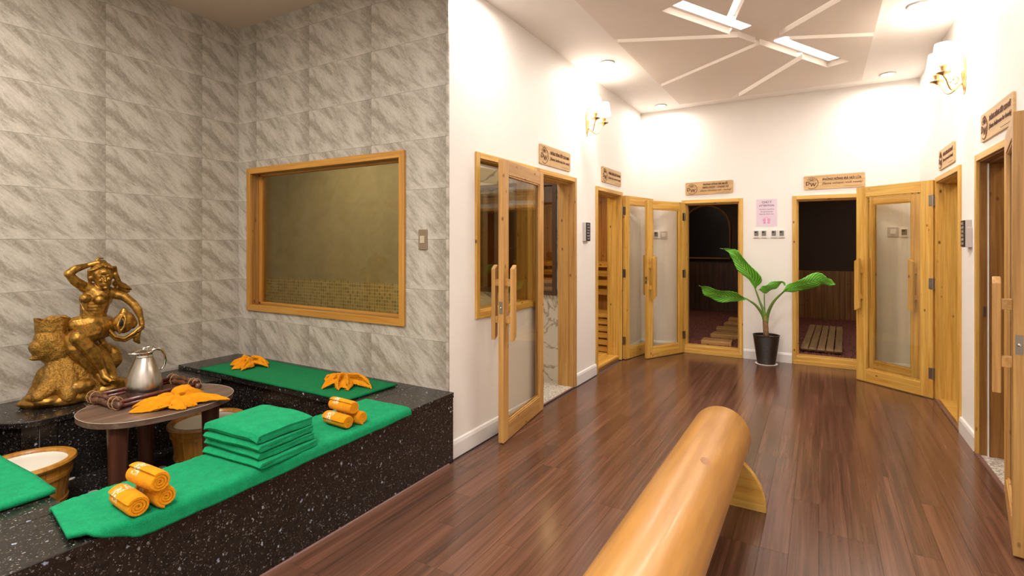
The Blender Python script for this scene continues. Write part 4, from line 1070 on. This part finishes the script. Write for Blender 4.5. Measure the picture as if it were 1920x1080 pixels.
# hair and veil blowing to the right
hair = [('s', hp(-.016, 0, .014), .066, (1.0, 1.08, 1.18))]
for k in range(9):
    a = R(-80+20*k); hair.append(('c', [hp(.034-.012*abs(math.sin(a)), .03*math.sin(a)*1.5, .062-.02*abs(math.sin(a))), hp(.012, .058*math.sin(a), .04), hp(-.008, .064*math.sin(a)*.95, -.005)], [.008, .012, .012]))
hair += [('c', [hp(.0, .056, .0), hp(-.01, .068, -.05), hp(-.02, .09, -.085)], [.018, .017, .015]), ('c', [hp(.0, -.055, .0), hp(-.01, -.06, -.035)], [.015, .01]),
         ('c', [q1(690, 225, -4.2), q1(735, 245, -4.2), q1(782, 262, -4.19)], [.024, .024, .006]), ('c', [q1(700, 250, -4.2), q1(745, 275, -4.2), q1(770, 275, -4.19)], [.022, .016, .006])]
blob('hair', hair, goldm, st, .0034, 2)
# drapery over the hips and falling to the base
dr = []
random.seed(9)
for k in range(8):
    o1, o2 = k*15, k*9
    dr.append(('c', [q1(478, 340+o1, -4.16), q1(500, 385+o1*.95, -4.118), q1(548, 425+o2, -4.105), q1(600, 440+o2, -4.11), q1(645, 452+o2, -4.14)], [.005, .0085, .009, .009, .006]))
dr.append(('c', [q1(450, 470, -4.17), q1(540, 465, -4.15), q1(650, 480, -4.15)], [.05, .07, .05]))
for k in range(6):
    dr.append(('c', [q3(820+10*k, 250+22*k, -4.13), q3(900+6*k, 380+12*k, -4.15), q3(960+10*k, 440+10*k, -4.16)], [.018, .016, .014]))
dr += [('c', [q3(930, 400, -4.17), q3(985, 460, -4.17), q3(1000, 540, -4.17), q3(965, 610, -4.18)], [.024, .042, .044, .03]),
       ('c', [q3(760, 420, -4.14), q3(880, 520, -4.14), q3(930, 640, -4.13), q3(960, 720, -4.12)], [.04, .045, .04, .035]),
       ('c', [q1(650, 505, -4.10), q1(690, 545, -4.08), q1(740, 555, -4.07), q1(800, 520, -4.06), q1(845, 478, -4.06)], [.012, .012, .012, .012, .009]),
       ('c', [q1(640, 520, -4.12), q1(690, 562, -4.1), q1(745, 568, -4.09), q1(800, 540, -4.08)], [.01, .01, .01, .01]),
       ('c', [q1(838, 490, -4.07), q1(820, 530, -4.08), q1(812, 560, -4.09), q1(830, 582, -4.09)], [.010, .018, .021, .008])]
blob('drapery', dr, goldm, st, .0036, 3)
# urn with pointed mouth
uc = q1(735, 462, -4.10)
urn = blob('urn', [('s', uc, .066, (.85, 1.0, 1.1)), ('c', [uc+Vector((.0, 0, .055)), q1(738, 385, -4.10)], [.03, .016]), ('c', [uc+Vector((0, .02, .03)), uc+Vector((0, .045, -.01))], [.045, .04]),
     ('c', [q1(740, 405, -4.055), q1(748, 440, -4.035), q1(738, 485, -4.03), q1(712, 522, -4.035), q1(700, 480, -4.035), q1(715, 440, -4.04), q1(738, 405, -4.055)], [.006, .008, .008, .008, .008, .008, .006])], goldm, st, .0034, 2)
o = MB().ball(q1(722, 462, -4.033)-st.location, .018, 16, 10, (.35, .75, 1.35)).build('urn_mouth', blackm, urn, smooth=True); o['label'] = 'black oval for the shade in the urn mouth'  # solid black ball stands in for the shade inside the mouth
# stump, trunk and rocky base
tr = []
tr += [('c', [q3(330, 250, -4.22), q3(335, 60, -4.22)], [.088, .094])]
tr += [('c', [q3(310, 330, -4.21), q3(400, 420, -4.22), q3(500, 560, -4.22), q3(530, 760, -4.22), q3(520, 900, -4.22)], [.09, .11, .095, .10, .12])]
tr += [('c', [q3(180, 400, -4.2), q3(220, 450, -4.2)], [.05, .05]), ('c', [q3(200, 480, -4.2), q3(150, 515, -4.2), q3(90, 532, -4.2)], [.04, .022, .006])]
tr += [('c', [q3(560, 330, -4.24), q3(680, 500, -4.22), q3(760, 700, -4.21), q3(880, 880, -4.21)], [.09, .11, .11, .09])]
tr += [('c', [q3(440, 560, -4.20), q3(370, 720, -4.17), q3(290, 850, -4.14), q3(200, 925, -4.12)], [.085, .072, .055, .045]), ('c', [q3(480, 600, -4.17), q3(490, 740, -4.14), q3(500, 860, -4.1), q3(500, 930, -4.07)], [.08, .075, .06, .045]),
       ('c', [q3(570, 620, -4.17), q3(660, 760, -4.14), q3(770, 860, -4.11), q3(860, 900, -4.09)], [.085, .075, .058, .04]), ('c', [q3(300, 700, -4.24), q3(220, 850, -4.28), q3(150, 930, -4.28)], [.07, .06, .05])]
def clampz(o, z0):
    for v in o.data.vertices: v.co.z = max(v.co.z, z0)
trk = blob('tree_stump', tr, goldbark, st, .006, 3)
# rough flutes and hollow top
topz = q3(330, 92, -4.22).z-.43
NR = [v.normal.copy() for v in trk.data.vertices]
for v, vn in zip(trk.data.vertices, NR):
    n_ = noise.noise(Vector((v.co.x*14, v.co.y*22, v.co.z*7)))*.004+noise.noise(v.co*45)*.003
    v.co += vn*n_
cT = q3(330, 90, -4.22)-st.location
for v in trk.data.vertices:
    dx, dy = v.co.x-cT.x, v.co.y-cT.y; r = math.hypot(dx, dy)
    lim = topz+.006*math.sin(math.atan2(dy, dx)*3+.6)+.004*math.sin(math.atan2(dy, dx)*7)
    if v.co.z > lim and r < .14: v.co.z = lim if r > .078 else lim-.05*(1-(r/.078)**6)
clampz(trk, .002)
bs = [('s', q3(520, 950, -4.10), .055, (1.2, 2.0, .8)), ('s', q3(300, 965, -4.12), .05, (1.2, 1.6, .7)), ('s', q3(750, 920, -4.1), .055, (1.2, 1.8, .7)),
      ('s', q3(960, 830, -4.1), .06, (1.2, 2.0, .8)), ('s', q3(1030, 800, -4.12), .045, (1.2, 1.3, 1.2)), ('s', q3(170, 930, -4.2), .05, (1.4, 1.2, .8)), ('s', q3(640, 820, -4.08), .05, (1, 1.6, 1)), ('s', q3(560, 900, -4.24), .14, (1.2, 2.1, .5)),
      ('c', [q3(960, 740, -4.04), q3(1040, 770, -4.05), q3(1060, 810, -4.06)], [.03, .03, .03])]
bb = blob('rock_base', bs, goldm, st, .005, 4); clampz(bb, 0)
# keep the cast clear of the tiled wall behind it
for ch in list(st.children)+list(urn.children):
    for v in ch.data.vertices:
        v.co.x = max(v.co.x, XN+.004+4.2)

# ------------------------------------------------------------------ wooden roller on its rockers
RX, RZ, RR = -.487, .352, .158
t = thing('wooden_roller', 'long thick varnished log roller on half round feet on the dark floor', 'roller', (RX, 2.1, 0))
prf = [(.0001, -1.15), (RR-.02, -1.15), (RR-.006, -1.144), (RR, -1.128)]+[(RR, -1.128+2.23*k/10) for k in range(1, 10)]+[(RR, 1.10), (RR-.004, 1.113), (RR-.014, 1.12), (RR-.03, 1.123), (.0001, 1.123)]
mb = MB().lathe(prf, n=72, caps=False); mb.v = [(x, z, y+RZ) for x, y, z in mb.v]
mb.build('log', log_m, t, smooth='auto')
def foot(y):
    pts = [(.243*math.cos(R(a)), .285*max(0, math.sin(R(a)))) for a in range(0, 181, 6)]
    MB().prism(pts, y-.022, y+.022, 'y').build('foot', pine['x'], t, bevel=.003)
foot(1.02); foot(-.98)
# knot in the log
p = Vector((.02, .70, RZ+RR)); 
mb = MB(); 
def knot(u, v):
    a = u*2*math.pi; ang = R(22)+.15*v*math.cos(a)*.9; y = .29+.035*v*math.sin(a)
    r = RR+.0006
    return Vector((r*math.sin(ang), y, RZ+r*math.cos(ang)))
MB().grid(knot, 20, 4).build('knot', plain('wood_knot', (.36, .15, .05), .35, var=.4), t, smooth=True)

# ------------------------------------------------------------------ potted plant
pc = Vector((-.545, 6.94, 0))
t = thing('potted_plant', 'potted banana plant with four broad leaves between the two dark doorways', 'plant', pc)
MB().lathe([(.10, 0), (.118, .001), (.125, .008), (.12, .01), (.1, .009)], n=36).build('saucer', white_p, t, smooth='auto')
pr = []; 
for k in range(29):
    z = .008+k*.0118; r = .098+.045*k/28; pr += [(r, z), (r+.004, z+.006)]
pr += [(.148, .345), (.15, .352), (.138, .352), (.135, .32)]
MB().lathe(pr, n=40, caps=False).build('pot', wicker, t, smooth='auto')
MB().lathe([(.0001, .33), (.08, .332), (.137, .322)], n=30, caps=False).build('soil', soil, t, smooth=True)
def pp(px, py, dy=0): return SY(px, py, pc.y+dy)-pc
MB().tube([pp(1437, 634), pp(1436, 620), pp(1435, 603), pp(1434, 592)], [.034, .03, .03, .026], 12).build('stem', trunkm, t, smooth=True)
def qp(x, y, dy=0): return pp(1280+x/4.153, 440+y/4.153, dy)
st_pts = [([qp(645, 690), qp(620, 620, -.02), qp(570, 550, -.08), qp(500, 500, -.12)], [.024, .018, .014, .009]),
          ([qp(650, 690), qp(632, 600, .0), qp(600, 520, .02), qp(565, 420, .03)], [.024, .018, .012, .008]),
          ([qp(648, 690), qp(640, 600, .03), qp(636, 520, .05), qp(636, 460, .06)], [.015, .009, .007, .006]),
          ([qp(650, 690), qp(665, 610, -.01), qp(710, 520, -.05), qp(790, 440, -.08)], [.024, .02, .015, .009])]
def smooth_path(ps, n=24):
    P_ = [2*Vector(ps[0])-Vector(ps[1])]+[Vector(p) for p in ps]+[2*Vector(ps[-1])-Vector(ps[-2])]; out = []
    segs = len(ps)-1
    for i in range(n+1):
        s_ = i/n*segs; k = min(int(s_), segs-1); u = s_-k; a, b, c, d = P_[k:k+4]
        out.append(.5*((2*b)+(c-a)*u+(2*a-5*b+4*c-d)*u*u+(3*b-a-3*c+d)*u**3))
    return out
for ps, rs in st_pts:
    sp = smooth_path(ps, 12); rr_ = [rs[min(3, int(i/4))]+(rs[min(3, int(i/4)+1)]-rs[min(3, int(i/4))])*((i/4) % 1) for i in range(13)]
    MB().tube(sp, rr_, 9).build('leaf_stalk', stemm, t, smooth=True)
def leaf_blade(mid, upw, dnw, upd, wave, lab=None):
    """mid: points along the midrib; upw/dnw: half widths above / below along the way; upd: direction of the upper edge"""
    sp = smooth_path(mid, 30); mb = MB(); NU, NV = 30, 12
    def wat(tab, u):
        s_ = u*(len(tab)-1); k = min(int(s_), len(tab)-2); f = s_-k; f = f*f*(3-2*f); return tab[k]+(tab[k+1]-tab[k])*f
    def fn(u, v):
        i = u*30; k = min(29, int(i)); c = sp[k].lerp(sp[k+1], i-k); tan = (sp[k+1]-sp[k]).normalized()
        up = Vector(upd)-tan*Vector(upd).dot(tan); up.normalize(); nn = tan.cross(up)
        w_ = (v-.5)*2; ww = wat(upw, u)*max(0, w_)+wat(dnw, u)*min(0, w_)
        cup = abs(w_)**1.5*.22*abs(ww)
        return c+up*ww+nn*(-cup+wave*.012*math.sin(u*17+w_*2)*abs(w_))
    mb.grid(fn, NU, NV); me = mb.mesh('leaf', leafm, True)
    uvl = me.uv_layers.new(name='UVMap')
    for l in me.loops: uvl.data[l.index].uv = mb.uvg[l.vertex_index]
    o = obj('leaf', me, t); s_ = o.modifiers.new('s', 'SOLIDIFY'); s_.thickness = .002
    return o
U = (0, -.35, 1)
leaf_blade([qp(500, 500, -.12), qp(400, 492, -.16), qp(280, 470, -.2), qp(190, 430, -.22), qp(125, 395, -.2)], [.004, .095, .085, .055, .004], [.004, .055, .085, .075, .004], (0, -.55, 1), 1)
leaf_blade([qp(568, 420, .03), qp(545, 350, -.01), qp(470, 250, -.05), qp(410, 160, -.07), qp(360, 122, -.06), qp(290, 108, -.04)], [.004, .12, .08, .07, .02, .004], [.004, .04, .07, .06, .018, .003], (1, -.3, .45), 1)
leaf_blade([qp(585, 430, .04), qp(640, 425, .04), qp(700, 400, .05), qp(770, 370, .05), qp(800, 395, .04)], [.004, .045, .05, .018, .003], [.004, .065, .06, .02, .003], (0, -.5, 1), 1)
leaf_blade([qp(770, 452, -.08), qp(850, 415, -.12), qp(960, 380, -.15), qp(1060, 355, -.17), qp(1130, 372, -.17), qp(1190, 385, -.16)], [.004, .05, .07, .085, .045, .004], [.004, .055, .10, .075, .055, .004], (0, -.5, 1), 1.4)
